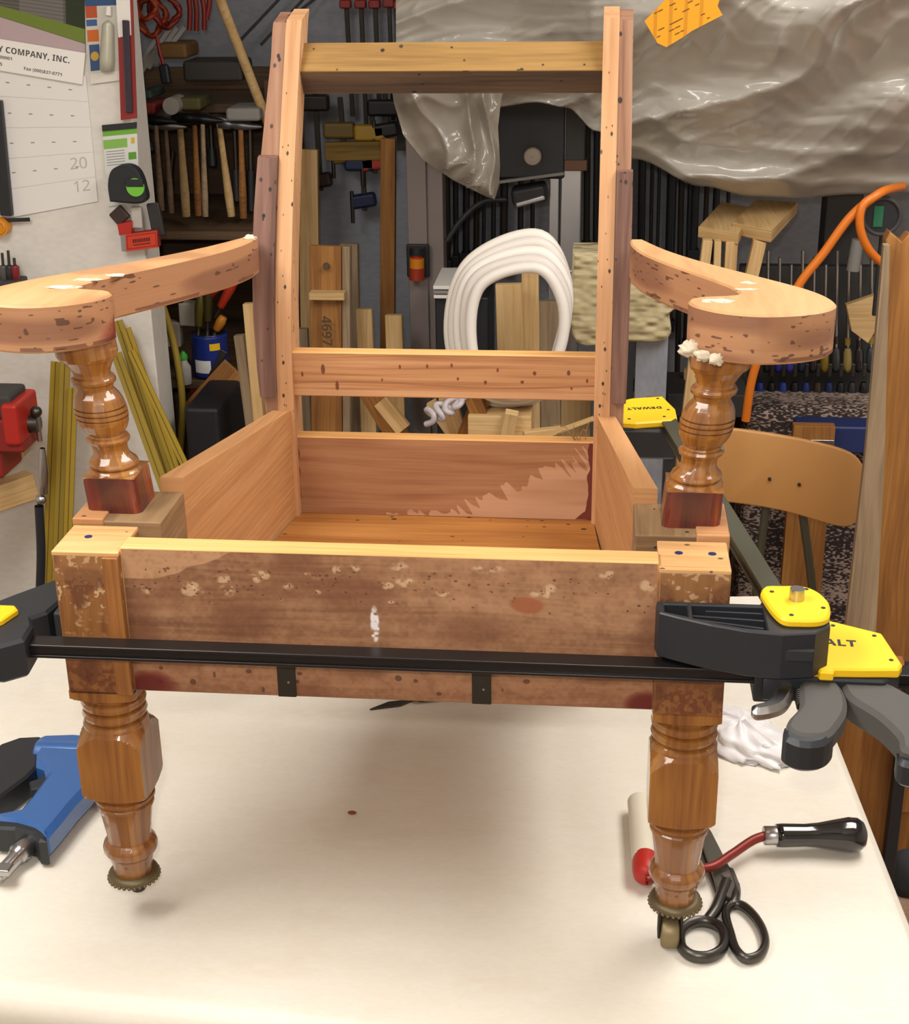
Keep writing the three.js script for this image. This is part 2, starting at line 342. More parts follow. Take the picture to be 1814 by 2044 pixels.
{
  // turned work: each row is [height, radius of the turning, half side of the square stock]
  const turned = (rows, cx, cz, lean = [0, 0], N = 96) => {
    const pos = [], uv = [], y0 = rows[rows.length - 1][0], y1 = rows[0][0];
    const dense = [];
    for (let i = 0; i + 1 < rows.length; i++) { const [a, ra, sa] = rows[i], [b, rb, sb] = rows[i + 1]; const n = Math.max(1, Math.round(Math.abs(ra - rb) / 0.0025)); for (let k = 0; k < n; k++) { const t = k / n; dense.push([a + (b - a) * t, ra + (rb - ra) * t, sa === undefined ? sb && t > 0.99 ? sb : sa : sa]); } }
    dense.push(rows[rows.length - 1]);
    const P = (r, i) => { const th = i / N * Math.PI * 2, c = Math.cos(th), s = Math.sin(th), q = r[2] ? Math.min(r[1], r[2] / Math.max(Math.abs(c), Math.abs(s))) : r[1], k = (r[0] - y0) / (y1 - y0); return [cx + c * q + lean[0] * k, r[0], cz + s * q + lean[1] * k]; };
    for (let j = 0; j + 1 < dense.length; j++) for (let i = 0; i < N; i++) {
      const a = P(dense[j], i), b = P(dense[j], i + 1), c = P(dense[j + 1], i + 1), d = P(dense[j + 1], i);
      pos.push(...a, ...b, ...c, ...a, ...c, ...d);
      const U = dense[j][0] / 0.5, U2 = dense[j + 1][0] / 0.5, w0 = i / N * 0.75, w1 = (i + 1) / N * 0.75; uv.push(U, w0, U, w1, U2, w1, U, w0, U2, w1, U2, w0);
    }
    for (const [r, f] of [[dense[0], 1], [dense[dense.length - 1], 0]]) { const o = [cx + lean[0] * f, r[0], cz + lean[1] * f]; for (let i = 0; i < N; i++) { const a = P(r, i), b = P(r, i + 1); if (f) pos.push(...o, ...b, ...a); else pos.push(...o, ...a, ...b); for (const q of [o, a, b]) uv.push(q[0] / 0.5, q[2] / 0.25); } }
    return toCreasedNormals(quadsToGeo(pos, uv), 0.55);
  };
  const SQ = 0.0318, HT = 0.4294;
  const legRows = [[0.283, 0.05, SQ], [0.277, 0.05, SQ], [0.273, 0.0425, SQ], [0.2715, 0.036, SQ], [0.270, 0.0305], [0.267, 0.0270], [0.265, 0.0268], [0.2632, 0.0305], [0.260, 0.0318], [0.2565, 0.0312], [0.2547, 0.0266], [0.2533, 0.0266], [0.2515, 0.0305], [0.2475, 0.0318], [0.2445, 0.031], [0.2427, 0.0266], [0.2409, 0.0266], [0.239, 0.0305], [0.236, 0.032], [0.2335, 0.0318, SQ], [0.230, 0.0345, SQ], [0.226, 0.0385, SQ], [0.221, 0.0425, SQ], [0.217, 0.046, SQ], [0.165, 0.046, SQ], [0.161, 0.0425, SQ], [0.1585, 0.037, SQ], [0.157, 0.0318, SQ], [0.1568, 0.0300], [0.154, 0.0268], [0.1525, 0.0268], [0.1505, 0.0302], [0.1475, 0.0304], [0.1455, 0.0266], [0.144, 0.0266], [0.142, 0.0286], [0.139, 0.0288], [0.1375, 0.0268], [0.120, 0.0245], [0.106, 0.0226], [0.100, 0.0219], [0.0975, 0.0222], [0.096, 0.0242], [0.0935, 0.0262], [0.0895, 0.0276], [0.0855, 0.0276], [0.0825, 0.0262], [0.0795, 0.0238], [0.0772, 0.0222], [0.0735, 0.0219], [0.066, 0.0202], [0.058, 0.0198], [0.056, 0.0196]];
  const face = (s, seed0) => {                             // chipped old finish on the square head of a front leg
    const w = 256, h = 512, d = woodData(h, w, seed0, { dark: 0x6e4425, mid: 0x8a5a30, light: 0x9f7040, con: 0.8 }, (u, v, c) => {
      const n = pn(u * 34, v * 15, 34, 15, seed0 + 2) * 0.6 + pn(u * 70, v * 30, 70, 30, seed0 + 4) * 0.4, m = pn(u * 6, v * 3, 6, 3, seed0 + 3);
      const chip = Math.max(0, n - 0.62) * (u > 0.62 ? 2.2 : u > 0.42 ? 0.5 : 0.2) * 1.7;
      c = mix3(c, hex(0xd2b894), Math.min(0.75, chip * 2)); if (m > 0.58) c = mix3(c, hex(0x55301c), Math.min(0.6, (m - 0.58) * 4));
      if (u > 0.80 + (n - 0.5) * 0.3) c = mix3(c, hex(0xa97e58), 0.3);
      if (u < 0.3) c = mix3(c, hex(0x5a2414), Math.min(0.6, Math.max(0, n - 0.4) * 2.2) * Math.min(1, (0.3 - u) * 8));
      return c;
    });
    return new THREE.MeshPhysicalMaterial({ map: dataTex(d, h, w, false), roughness: 0.42, clearcoat: 0.25, clearcoatRoughness: 0.3 });
  };
  for (const s of [-1, 1]) {
    const cx = s * (0.31 - SQ), cz = -SQ;
    const leg = part(chair, 'front_leg', turned(legRows, cx, cz), M.legVarnish, 'turned front leg with glossy amber varnish');
    const hb = clean(bx(cx - SQ, cx + SQ, 0.279, HT - 0.003, cz - SQ, cz + SQ, 0.002));
    const p = hb.attributes.position, n = hb.attributes.normal, uv = hb.attributes.uv;
    for (let i = 0; i < p.count; i++) uv.setXY(i, (p.getY(i) - 0.279) / 0.15, Math.abs(n.getX(i)) > 0.7 ? (p.getZ(i) - cz + SQ) / SQ / 2 : (p.getX(i) - cx + SQ) / SQ / 2);
    part(leg, 'leg_head', hb, face(s, s > 0 ? 611 : 733), 'worn square leg head with chipped finish');
    part(leg, 'bare_end', grain(bx(cx - SQ, cx + SQ, HT - 0.0045, HT, cz - SQ, cz + SQ, 0.0012), 'x'), M.raw, 'bare sawn top of the leg');
    for (const k of s > 0 ? [-0.013, 0.017] : [-0.008]) part(leg, 'nail_hole', rod(V(cx + k, HT - 0.002, cz - 0.004), V(cx + k, HT + 0.0004, cz - 0.004), 0.0038, 0.0038, 10), M.navy, 'dark nail hole');
    if (s < 0) part(leg, 'corner_bead', [grain(bx(cx + 0.0165, cx + SQ, 0.282, HT - 0.004, cz + SQ - 0.001, cz + SQ + 0.0035, 0.0012), 'y')], M.legBlock, 'narrow split strip along the leg corner');
    // caster
    const ring = [lathe(V(cx, 0.049, cz), V(cx, 0.0575, cz), [[0, 0.012], [0, 0.0245], [0.003, 0.0262], [0.006, 0.0255], [0.0085, 0.0225], [0.0085, 0.0195]], 32)];
    for (let i = 0; i < 30; i++) { const a = i / 30 * Math.PI * 2; ring.push(new THREE.SphereGeometry(0.0022, 6, 5).translate(cx + Math.cos(a) * 0.0255, 0.0502, cz + Math.sin(a) * 0.0255)); }
    part(leg, 'caster_cup', ring, M.brass, 'knurled dull brass caster cup');
    if (s > 0) {
      const wx = cx - 0.004, wz = cz + 0.004;
      part(leg, 'caster_fork', [bx(wx - 0.0125, wx - 0.0095, 0.012, 0.05, wz - 0.008, wz + 0.008), bx(wx + 0.0095, wx + 0.0125, 0.012, 0.05, wz - 0.008, wz + 0.008), rod(V(cx, 0.042, cz), V(cx, 0.051, cz), 0.014, 0.016)], M.iron);
      part(leg, 'caster_wheel', lathe(V(wx - 0.009, 0.0165, wz), V(wx + 0.009, 0.0165, wz), [[0, 0.002], [0, 0.0145], [0.002, 0.0163], [0.009, 0.0167], [0.016, 0.0163], [0.018, 0.0145], [0.018, 0.002]], 28), mat(0x8a7a58, 0.45, { metalness: 0.4 }), 'worn brass caster wheel');
    } else part(leg, 'caster_stub', lathe(V(cx + 0.003, 0.0325, cz), V(cx + 0.003, 0.05, cz), [[0, 0.001], [0, 0.0075], [0.005, 0.009], [0.009, 0.0078], [0.0175, 0.009]], 14), M.iron, 'dark caster stem without a wheel');
  }
  // plain back legs below the seat box
  for (const s of [-1, 1]) {
    const q = (x, y, z, h) => [V(x - h, y, z - h), V(x + h, y, z - h), V(x + h, y, z + h), V(x - h, y, z + h)];
    const lg = part(chair, 'back_leg', grain(loft([q(s * 0.202, 0.04, -0.555, 0.013), q(s * 0.202, 0.15, -0.53, 0.017), q(s * 0.202, 0.262, -0.515, 0.02)].map(a => a.reverse())), 'y'), M.legBlock);
    part(lg, 'caster_wheel', [rod(V(s * 0.202 - 0.008, 0.016, -0.555), V(s * 0.202 + 0.008, 0.016, -0.555), 0.016, 0.016, 18), rod(V(s * 0.202, 0.02, -0.555), V(s * 0.202, 0.045, -0.555), 0.009)], M.brass);
  }
  // front rail
  const RW = px => (px - 245) / 1065, RV = (x, y) => 1 - (y - 1085 - (x - 245) * 0.0385) / 290;
  const scars = [[297, 1168, 12, 7], [386, 1172, 16, 8], [383, 1160, 12, 5], [457, 1172, 12, 8], [450, 1148, 12, 6], [528, 1143, 13, 6], [520, 1150, 8, 5], [582, 1165, 8, 5], [632, 1145, 20, 5], [635, 1177, 9, 4], [685, 1133, 9, 7], [718, 1130, 9, 5], [805, 1128, 14, 6], [780, 1165, 10, 5], [820, 1160, 16, 6], [890, 1180, 9, 5], [980, 1135, 24, 5], [1100, 1175, 9, 7], [1082, 1185, 14, 6], [1215, 1150, 14, 6], [1290, 1170, 12, 8], [417, 1195, 7, 2], [565, 1190, 5, 2], [786, 1197, 6, 2]].map(([x, y, a, b]) => [RW(x), RV(x, y), a / 1065, b / 290]);
  const nails = []; { let q = 9; const r = () => { q = (Math.imul(q, 1664525) + 1013904223) | 0; return (q >>> 0) / 4294967296; }; for (let i = 0; i < 90; i++) { const x = 250 + r() * 1050; nails.push([RW(x), RV(x, 1118 + (x - 245) * 0.0385 + r() * 60 * (x > 700 ? 1.2 : 0.9)), (1.2 + r() * 3.0) / 1065, (1.0 + r() * 1.6) / 290]); } for (let i = 0; i < 16; i++) { const x = 280 + r() * 1010; nails.push([RW(x), 0.04 + r() * 0.14, (2 + r() * 6) / 1065, (2 + r() * 5) / 290]); } }
  const railMat = faceMat({ dark: 0x6f4a32, mid: 0x936848, light: 0xaa8262, con: 1.3 }, (u, v, c) => {
    const n = pn(u * 24, v * 9, 24, 9, 801), nn = pn(u * 90, v * 30, 90, 30, 802);
    const edge = 0.775 + Math.max(0, u - 0.07) * 1.55 + (n - 0.5) * 0.06;                         // bare wedge where the old finish was scraped off
    if (v > edge && u < 0.26) c = mix3(c, hex(0xc69a72), 0.7);
    if (u > 0.42) c = mix3(c, hex(0xb88a66), Math.min(0.5, (u - 0.42) * 2.2) * Math.min(1, Math.max(0, (v - 0.35) * 3)) * (0.5 + n * 0.9));
    if (v < 0.17) c = mix3(c, hex(0xa87250), 0.4);
    { const mo = pn(u * 60, v * 22, 60, 22, 808) * 0.5 + pn(u * 160, v * 50, 160, 50, 809) * 0.5; c = mo > 0.5 ? mix3(c, hex(0xb89472), (mo - 0.5) * 0.7) : mix3(c, hex(0x5e3c28), (0.5 - mo) * 0.7); }
    const z = pn(u * 9, v * 4, 9, 4, 806); if (z > 0.6) c = mix3(c, hex(0x6a3f28), Math.min(0.5, (z - 0.6) * 2.5));
    for (const [x, y, a, b] of scars) { const e = ELL(u, v, x, y, a * 1.6, b * 1.7); if (e > 0) c = mix3(c, hex(0xd2b48e), Math.min(0.7, e * 2.4 * Math.max(0, nn * 0.6 + pn(u * 200, v * 70, 200, 70, 811) * 0.4 - 0.38) * 1.8)); if (ELL(u, v, x + a * 0.3, y + b * 0.2, 0.0014, 0.005) > 0.2) c = hex(0x4a2c1c); }
    for (const [x, y, a, b] of nails) { if (ELL(u, v, x, y, a, b) > 0.15) c = mix3(c, hex(0x3d2418), 0.6); }
    const rs = Math.max(ELL(u, v, 0.035, 0.02, 0.06, 0.14), ELL(u, v, 0.985, 0.02, 0.045, 0.12)); if (rs > 0) c = mix3(c, hex(0x5e120e), Math.min(0.85, rs * (0.5 + n)));
    const sm = ELL(u + (v - 0.5) * 0.06, v, RW(1068), RV(1068, 1206), 0.034, 0.06); if (sm > 0) c = mix3(c, hex(0x9a5634), Math.min(0.8, sm * 2));
    const we = ELL(u, v, RW(753), RV(753, 1240), 0.0085 * (0.5 + 0.7 * Math.min(1, Math.max(0, 1.4 - v))), 0.145); if (we > 0.05) c = mix3(c, hex(0xe9e8ee), Math.min(0.9, we * 2.2 * Math.max(0, pn(u * 140, v * 60, 140, 60, 807) * 1.7 - 0.25)));  // tapering bluish-white streak, broken up by noise
    return c;
  });
  const fr = part(chair, 'front_rail', faceBox(-0.2468, 0.2468, 0.2825, 0.4325, -0.032, -0.006), railMat, 'scarred front seat rail with tack holes and a white streak');
  for (const [x0, x1] of [[-0.106, -0.0885], [0.0785, 0.0965]]) {
    const st = part(chair, 'metal_strap', bx(x0, x1, 0.283, 0.330, -0.007, -0.004, 0.0006), M.iron, 'flat dark iron strap');
    part(st, 'screw', rod(V((x0 + x1) / 2, 0.322, -0.0045), V((x0 + x1) / 2, 0.322, -0.0028), 0.0034, 0.0026, 10), M.darkSteel);
    part(st, 'rivet', rod(V((x0 + x1) / 2 + 0.002, 0.299, -0.0045), V((x0 + x1) / 2 + 0.002, 0.299, -0.0033), 0.0015, 0.0012, 8), M.steel);
  }
  // side rails, arm blocks
  for (const s of [-1, 1]) {
    const q = (y, lo) => [V(s * 0.2255, y, -0.15), V(s * 0.249, y, -0.15), V(s * 0.209, lo, -0.505), V(s * 0.187, lo, -0.505)];
    let a = q(0.255, 0.255), b = q(0.447, 0.404); if (s > 0) { a.reverse(); b.reverse(); }
    part(chair, 'side_rail', grain(loft([a, b]), 'z'), M.side, 'bare tan inner side of the seat rail');
    const bl = part(chair, 'arm_block', grain(bx(s * 0.226, s * 0.3115, 0.30, 0.4315, -0.151, -0.0705, 0.002), 'z'), M.oldWood, 'grey-brown block under the arm post');
    part(bl, 'mortise_patch', grain(bx(s * 0.283, s * 0.3135, 0.405, 0.434, -0.152, -0.0688, 0.0015), 'x'), M.arm);
  }
  // seat board and back rail
  part(chair, 'seat_board', grain(loft([[V(-0.2235, 0.288, -0.034), V(0.2235, 0.288, -0.034), V(0.186, 0.252, -0.51), V(-0.186, 0.252, -0.51)], [V(-0.2235, 0.300, -0.034), V(0.2235, 0.300, -0.034), V(0.186, 0.264, -0.51), V(-0.186, 0.264, -0.51)]]), 'x'), M.seat, 'orange-brown bottom board of the seat');
  const backMat = faceMat({ dark: 0x87593c, mid: 0xa17350, light: 0xb28762, con: 0.9 }, (u, v, c) => {
    const jag = (pn(u * 70 + v * 14, v * 2, 70, 2, 821) - 0.5) * 0.3 + (pn(u * 22, 1.5, 22, 4, 822) - 0.5) * 0.12;
    const lim = (u - 0.5) * 1.7 + jag * (0.5 + u); const lo = 0.05 + jag * 0.5;
    if (v < lim || (v < lo && u > 0.3)) c = mix3(c, hex(0xcda585), 0.68);
    const br = (pn(u * 5, v * 14, 5, 14, 823) - 0.5); c = mix3(c, hex(0x7f4a28), Math.max(0, br) * 0.6);
    const wx = 0.975 + (pn(3.5, v * 9, 8, 9, 824) - 0.5) * 0.02 - Math.max(0, 0.12 - v) * 0.4; if (u > wx) c = mix3(c, hex(0x5c1a10), 0.85);
    const wl = 0.012 + (pn(1.5, v * 9, 8, 9, 825) - 0.5) * 0.02; if (u < wl) c = mix3(c, hex(0x7a3a1c), 0.8);
    return c;
  }, 0.7);
  part(chair, 'back_rail', faceBox(-0.188, 0.188, 0.264, 0.368, -0.527, -0.505), backMat, 'wide lower back rail with a paler brushed corner');
  // back posts, lofted along their backward sweep
  const prof = [[0.25, -0.492], [0.40, -0.493], [0.46, -0.497], [0.52, -0.508], [0.58, -0.527], [0.64, -0.552], [0.70, -0.58], [0.76, -0.612], [0.81, -0.64], [0.838, -0.655], [0.8515, -0.666]];
  const zAt = y => { for (let i = 0; i + 1 < prof.length; i++) if (y <= prof[i + 1][0]) { const [a, za] = prof[i], [b, zb] = prof[i + 1]; return za + (zb - za) * (y - a) / (b - a); } return prof[prof.length - 1][1]; };
  const sect = (x0, x1, y, zf, d) => [V(x0, y, zf), V(x1, y, zf), V(x1, y + d * 0.2, zf - d), V(x0, y + d * 0.2, zf - d)];
  for (const s of [-1, 1]) {
    const bow = y => 0.006 * Math.sin(Math.min(1, Math.max(0, (y - 0.4) / 0.4)) * Math.PI) * (s < 0 ? 1.5 : 0.3);
    const mk = (xa, xb, y0, y1, dz, d, bowed) => loft(prof.map(p => p[0]).filter(y => y > y0 + 0.005 && y < y1 - 0.005).concat([y0, y1]).sort((a, b) => a - b).map(y => { const o = bowed ? bow(y) : 0, x0 = s * (xa), x1 = s * (xb + o); return sect(Math.min(x0, x1), Math.max(x0, x1), y, zAt(y) + dz, d); }));
    const po = part(chair, 'back_post', grain(mk(0.184, 0.203, 0.25, 0.8515, 0, 0.05, false), 'y'), M.post, 'swept back post, pale inner strip full of tack holes');
    part(po, 'outer_band', grain(mk(0.203, 0.2195, 0.25, 0.849, -0.001, 0.046, true), 'y'), M.postDark, 'browner outer band of the post');
    part(po, 'dark_strip', grain(mk(0.204, 0.2215, 0.424, s < 0 ? 0.70 : 0.685, 0.008, 0.0085, true), 'y'), M.stripDark, 'dark nailed strip along the post');
    // arms
    const o = [[0.236, -0.52], [0.262, -0.43], [0.30, -0.34], [0.345, -0.255], [0.383, -0.18], [0.397, -0.125], [0.393, -0.09], [0.37, -0.062], [0.33, -0.048], [0.295, -0.06], [0.272, -0.09], [0.268, -0.118], [0.28, -0.136], [0.303, -0.143], [0.316, -0.155], [0.312, -0.19], [0.29, -0.25], [0.262, -0.32], [0.235, -0.40], [0.2225, -0.47], [0.2215, -0.52]];
    const arc = new THREE.SplineCurve(o.map(p => new THREE.Vector2(...p))).getPoints(110).map(p => [s * p.x, p.y]);
    const ag = toCreasedNormals(slab(arc, 0, 0.0445, 0.002), 0.5); const ap = ag.attributes.position;
    for (let i = 0; i < ap.count; i++) ap.setY(i, ap.getY(i) + 0.5715 + (ap.getZ(i) + 0.505) * 0.07);
    ag.computeVertexNormals();
    const arm = part(chair, 'arm', armUV(toCreasedNormals(ag, 0.5), arc, s), armMat(s), 'flat curled arm of bare wood');
    const lump = (x, y, z, a, b, c, n0) => { const g = new THREE.SphereGeometry(1, 14, 10), p = g.attributes.position; for (let i = 0; i < p.count; i++) { const k = 0.7 + 0.6 * hsh(Math.round(p.getX(i) * 4) + 9, Math.round(p.getY(i) * 4) + Math.round(p.getZ(i) * 4) * 7 + 9, n0); p.setXYZ(i, p.getX(i) * a * k + x, p.getY(i) * b * k + y, p.getZ(i) * c * k + z); } g.computeVertexNormals(); return g; };
    if (s > 0) {
      part(arm, 'glue_lump', [lump(0.270, 0.607, -0.086, 0.010, 0.007, 0.006, 4), lump(0.281, 0.605, -0.072, 0.009, 0.005, 0.004, 5), lump(0.292, 0.604, -0.062, 0.007, 0.005, 0.004, 8)], M.glue, 'dried white glue along the arm edge');
      part(arm, 'pale_patch', [lump(0.330, 0.6355, -0.215, 0.008, 0.0012, 0.008, 6), lump(0.325, 0.6385, -0.178, 0.011, 0.0012, 0.003, 7), lump(0.294, 0.6435, -0.112, 0.013, 0.0012, 0.009, 9)], M.glue, 'thin pale patch on top of the arm');  // the second part: thin pale patches on the upper face
    } else part(arm, 'pale_patch', [lump(-0.318, 0.6375, -0.195, 0.014, 0.0012, 0.006, 16), lump(-0.300, 0.6355, -0.225, 0.010, 0.0012, 0.006, 17), lump(-0.325, 0.6415, -0.148, 0.017, 0.0012, 0.006, 19), lump(-0.226, 0.617, -0.50, 0.007, 0.004, 0.006, 20)], M.glue, 'pale patches on top of the arm with white glue at the post');  // pale patches on the upper face, plus the glue at the post
    // arm supports
    const bxs = s * 0.2785, S2 = 0.0262;
    const sp = [[0.6055, 0.0300, 0.0275], [0.584, 0.0296, 0.027], [0.5805, 0.0272, 0.0262], [0.579, 0.0245], [0.574, 0.0215], [0.569, 0.0188], [0.566, 0.0178], [0.5635, 0.0182], [0.562, 0.0205], [0.5595, 0.0216], [0.557, 0.0212], [0.555, 0.0185], [0.552, 0.0172], [0.550, 0.0172], [0.548, 0.0187], [0.544, 0.0215], [0.539, 0.0236], [0.5335, 0.0248], [0.5333, 0.0226], [0.5321, 0.0226], [0.532, 0.025], [0.5285, 0.0253], [0.5283, 0.0230], [0.5271, 0.0230], [0.527, 0.0253], [0.5235, 0.0252], [0.5233, 0.0229], [0.5221, 0.0229], [0.522, 0.025], [0.516, 0.0238], [0.511, 0.0215], [0.507, 0.0182], [0.505, 0.0168], [0.5035, 0.0174], [0.5025, 0.0205], [0.500, 0.0214], [0.4975, 0.0205], [0.496, 0.0182], [0.492, 0.0168], [0.488, 0.0167], [0.484, 0.0178], [0.481, 0.0205], [0.4785, 0.0232], [0.4755, 0.0242], [0.4738, 0.0238], [0.4722, 0.0215], [0.4712, 0.0242], [0.4695, 0.0256], [0.4685, 0.0262, S2], [0.4675, 0.032, S2], [0.467, 0.04, S2]];
    const spd = part(chair, 'arm_support', turned(sp, bxs + s * 0.003, -0.116, [s * 0.0205, -0.004]), M.spindleVarnish, 'turned arm support with a grooved ball');
    part(spd, 'support_base', turned([[0.4672, 0.034, S2], [0.463, 0.0354, S2], [0.431, 0.0354, S2 + 0.001]], bxs, -0.116, [s * 0.003, 0], 48), M.redBase, 'dark red stained square foot of the support');
  }
  // rails of the back
  const midMat = faceMat({ dark: 0x9c6a42, mid: 0xba875a, light: 0xcb9d72, con: 1.5 }, (u, v, c) => {
    for (const [x, y, a, b] of [[0.105, 0.62, 0.007, 0.12], [0.15, 0.25, 0.006, 0.12], [0.035, 0.5, 0.004, 0.06], [0.91, 0.62, 0.006, 0.06], [0.8, 0.6, 0.006, 0.05], [0.55, 0.45, 0.004, 0.04], [0.53, 0.75, 0.004, 0.05], [0.64, 0.38, 0.005, 0.05], [0.68, 0.66, 0.004, 0.05], [0.45, 0.72, 0.004, 0.05], [0.36, 0.7, 0.004, 0.05], [0.76, 0.4, 0.006, 0.04], [0.3, 0.4, 0.003, 0.04], [0.97, 0.45, 0.004, 0.05], [0.92, 0.28, 0.004, 0.04]]) if (ELL(u, v, x, y, a, b) > 0.1) c = mix3(c, hex(0x5a2c1a), 0.75);
    const g = v - 0.30 - 0.05 * Math.sin(u * 7); if (Math.abs(g) < 0.025) c = mix3(c, hex(0x8a5a38), 0.5);
    if (v < 0.16) c = mix3(c, hex(0xd8b088), 0.45);
    return c;
  });
  part(chair, 'middle_rail', faceBox(-0.186, 0.186, 0.4215, 0.4775, -0.525, -0.503), midMat, 'middle back rail with tack holes');
  const zt = -0.64, sec = x => [V(x, 0.7665, zt - 0.0145), V(x, 0.7935, zt), V(x, 0.824, zt - 0.032), V(x, 0.802, zt - 0.045), V(x, 0.772, zt - 0.032)];
  const tr = part(chair, 'top_rail', grain(loft([sec(-0.187), sec(0.187)]), 'x'), M.topRail, 'bevelled top back rail');
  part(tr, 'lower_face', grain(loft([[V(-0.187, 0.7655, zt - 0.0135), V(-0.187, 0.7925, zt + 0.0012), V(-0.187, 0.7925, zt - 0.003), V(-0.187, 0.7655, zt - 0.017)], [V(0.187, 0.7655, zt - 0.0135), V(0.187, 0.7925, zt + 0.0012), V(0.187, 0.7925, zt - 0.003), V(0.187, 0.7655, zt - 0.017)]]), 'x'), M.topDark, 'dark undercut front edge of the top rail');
  // loose fibres at the right rear corner
  const fb = []; for (let i = 0; i < 7; i++) { const a = V(0.186 - rr(0, 0.03), 0.369, -0.51), b = a.clone().add(V(rr(-0.03, 0.012), rr(0.005, 0.03), rr(-0.01, 0.015))); fb.push(tube([a, a.clone().lerp(b, 0.5).add(V(0, 0.008, 0)), b], 0.0005, 8, 4)); }
  part(chair, 'torn_fibre', fb, M.pine, 'torn wood fibres at the rear corner');
}

// ------------------------------------------------------------------ clamps on the chair
const { FontLoader } = await import('three/addons/loaders/FontLoader.js');
const { TextGeometry } = await import('three/addons/geometries/TextGeometry.js');
const boldFont = await new FontLoader().loadAsync('fonts/droid/droid_sans_bold.typeface.json');
const letters = (s, size, x, y, z, turn = 0) => {          // flat lettering lying on a level plate
  const g = new TextGeometry(s, { font: boldFont, size, depth: 0.0005, curveSegments: 4, bevelEnabled: false });
  g.computeBoundingBox(); g.translate(-(g.boundingBox.max.x + g.boundingBox.min.x) / 2, -size / 2, 0);
  return g.rotateX(-Math.PI / 2).rotateY(turn).translate(x, y, z);
};
const screwsAt = (pts, y) => pts.map(([x, z]) => rod(V(x, y - 0.001, z), V(x, y + 0.0004, z), 0.0021, 0.0021, 8));
{
  // clamp lying across the front of the chair
  const t = thing('bar_clamp', 'yellow and black bar clamp with its dark bar across the front rail', 'clamp', V(0.05, 0.335, 0.03));
  part(t, 'bar', [bx(-0.372, 0.50, 0.3475, 0.3505, 0.016, 0.036, 0.0012), bx(-0.372, 0.50, 0.3395, 0.3485, 0.0185, 0.0335, 0.0006), bx(-0.372, 0.50, 0.337, 0.340, 0.016, 0.036, 0.0008)], M.barDark, 'dark steel bar');
  const fj = part(t, 'fixed_jaw', slab([[-0.43, 0.062], [-0.345, 0.06], [-0.327, 0.045], [-0.330, 0.015], [-0.337, 0.0], [-0.326, -0.012], [-0.319, -0.055], [-0.322, -0.085], [-0.345, -0.085], [-0.372, -0.05], [-0.40, -0.01], [-0.43, 0.0]], 0.322, 0.361, 0.003), M.black);
  part(fj, 'jaw_cap', slab([[-0.42, -0.012], [-0.357, -0.012], [-0.351, -0.004], [-0.357, 0.018], [-0.372, 0.045], [-0.42, 0.05]], 0.360, 0.367, 0.0015), M.yellow, 'yellow plastic cap');
  part(fj, 'jaw_pad', bx(-0.3215, -0.3105, 0.324, 0.360, -0.075, -0.012, 0.003), M.blackSoft);
  const hd = part(t, 'sliding_head', slab([[0.338, 0.05], [0.338, 0.012], [0.352, -0.02], [0.40, -0.038], [0.452, -0.016], [0.456, 0.036], [0.44, 0.05]], 0.328, 0.352, 0.002), M.black);
  const pl = part(hd, 'side_plate', slab([[0.3385, 0.030], [0.350, -0.02], [0.392, -0.05], [0.407, -0.047], [0.450, -0.024], [0.4575, 0.034], [0.453, 0.044], [0.422, 0.0465], [0.398, 0.0475], [0.396, 0.054], [0.385, 0.0535], [0.383, 0.048], [0.350, 0.0475], [0.342, 0.042]], 0.3515, 0.361, 0.0018), M.yellow, 'yellow plastic side plate with black maker lettering');
  part(pl, 'lettering', letters('DEWALT', 0.012, 0.392, 0.3609, -0.003, -0.06), M.black);
  part(pl, 'screw', screwsAt([[0.408, -0.036], [0.442, -0.018], [0.449, 0.028], [0.372, 0.038]], 0.361), M.blackSoft);
  part(hd, 'moving_jaw', slab([[0.338, 0.014], [0.36, -0.012], [0.362, -0.04], [0.345, -0.075], [0.325, -0.078], [0.322, -0.012]], 0.33, 0.35, 0.002), M.black);
  part(hd, 'jaw_pad', bx(0.3105, 0.3235, 0.330, 0.350, -0.072, -0.014, 0.003), M.blackSoft);
  part(hd, 'entry_collar', bx(0.331, 0.347, 0.323, 0.356, 0.008, 0.044, 0.002), M.black);
  // grip and trigger point toward the room, sagging below the bar
  const grip = (pts, y0, y1, drop) => { const g = slab(smooth(pts, 48), y0, y1, 0.004), p = g.attributes.position; for (let i = 0; i < p.count; i++) p.setY(i, p.getY(i) - drop * Math.max(0, p.getZ(i) - 0.05)); g.computeVertexNormals(); return toCreasedNormals(g, 0.5); };
  const tg = part(hd, 'trigger', grip([[0.372, 0.03], [0.395, 0.03], [0.405, 0.06], [0.404, 0.088], [0.394, 0.112], [0.382, 0.128], [0.362, 0.13], [0.351, 0.12], [0.354, 0.105], [0.365, 0.085], [0.368, 0.06]], 0.328, 0.349, 0.08), M.greyGrip, 'grey trigger');
  part(tg, 'trigger_end', grip([[0.350, 0.112], [0.385, 0.115], [0.389, 0.121], [0.379, 0.135], [0.361, 0.138], [0.348, 0.128]], 0.318, 0.3465, 0.08), M.black, 'black end of the trigger');
  const gr = part(hd, 'grip', grip([[0.405, 0.04], [0.435, 0.036], [0.468, 0.068], [0.498, 0.10], [0.502, 0.135], [0.475, 0.145], [0.442, 0.142], [0.440, 0.122], [0.428, 0.095], [0.408, 0.068]], 0.322, 0.348, 0.08), M.greyGrip, 'dark grey grip');
  part(gr, 'grip_edge', grip([[0.438, 0.132], [0.47, 0.138], [0.503, 0.125], [0.505, 0.142], [0.472, 0.153], [0.44, 0.149]], 0.316, 0.34, 0.08), M.black);
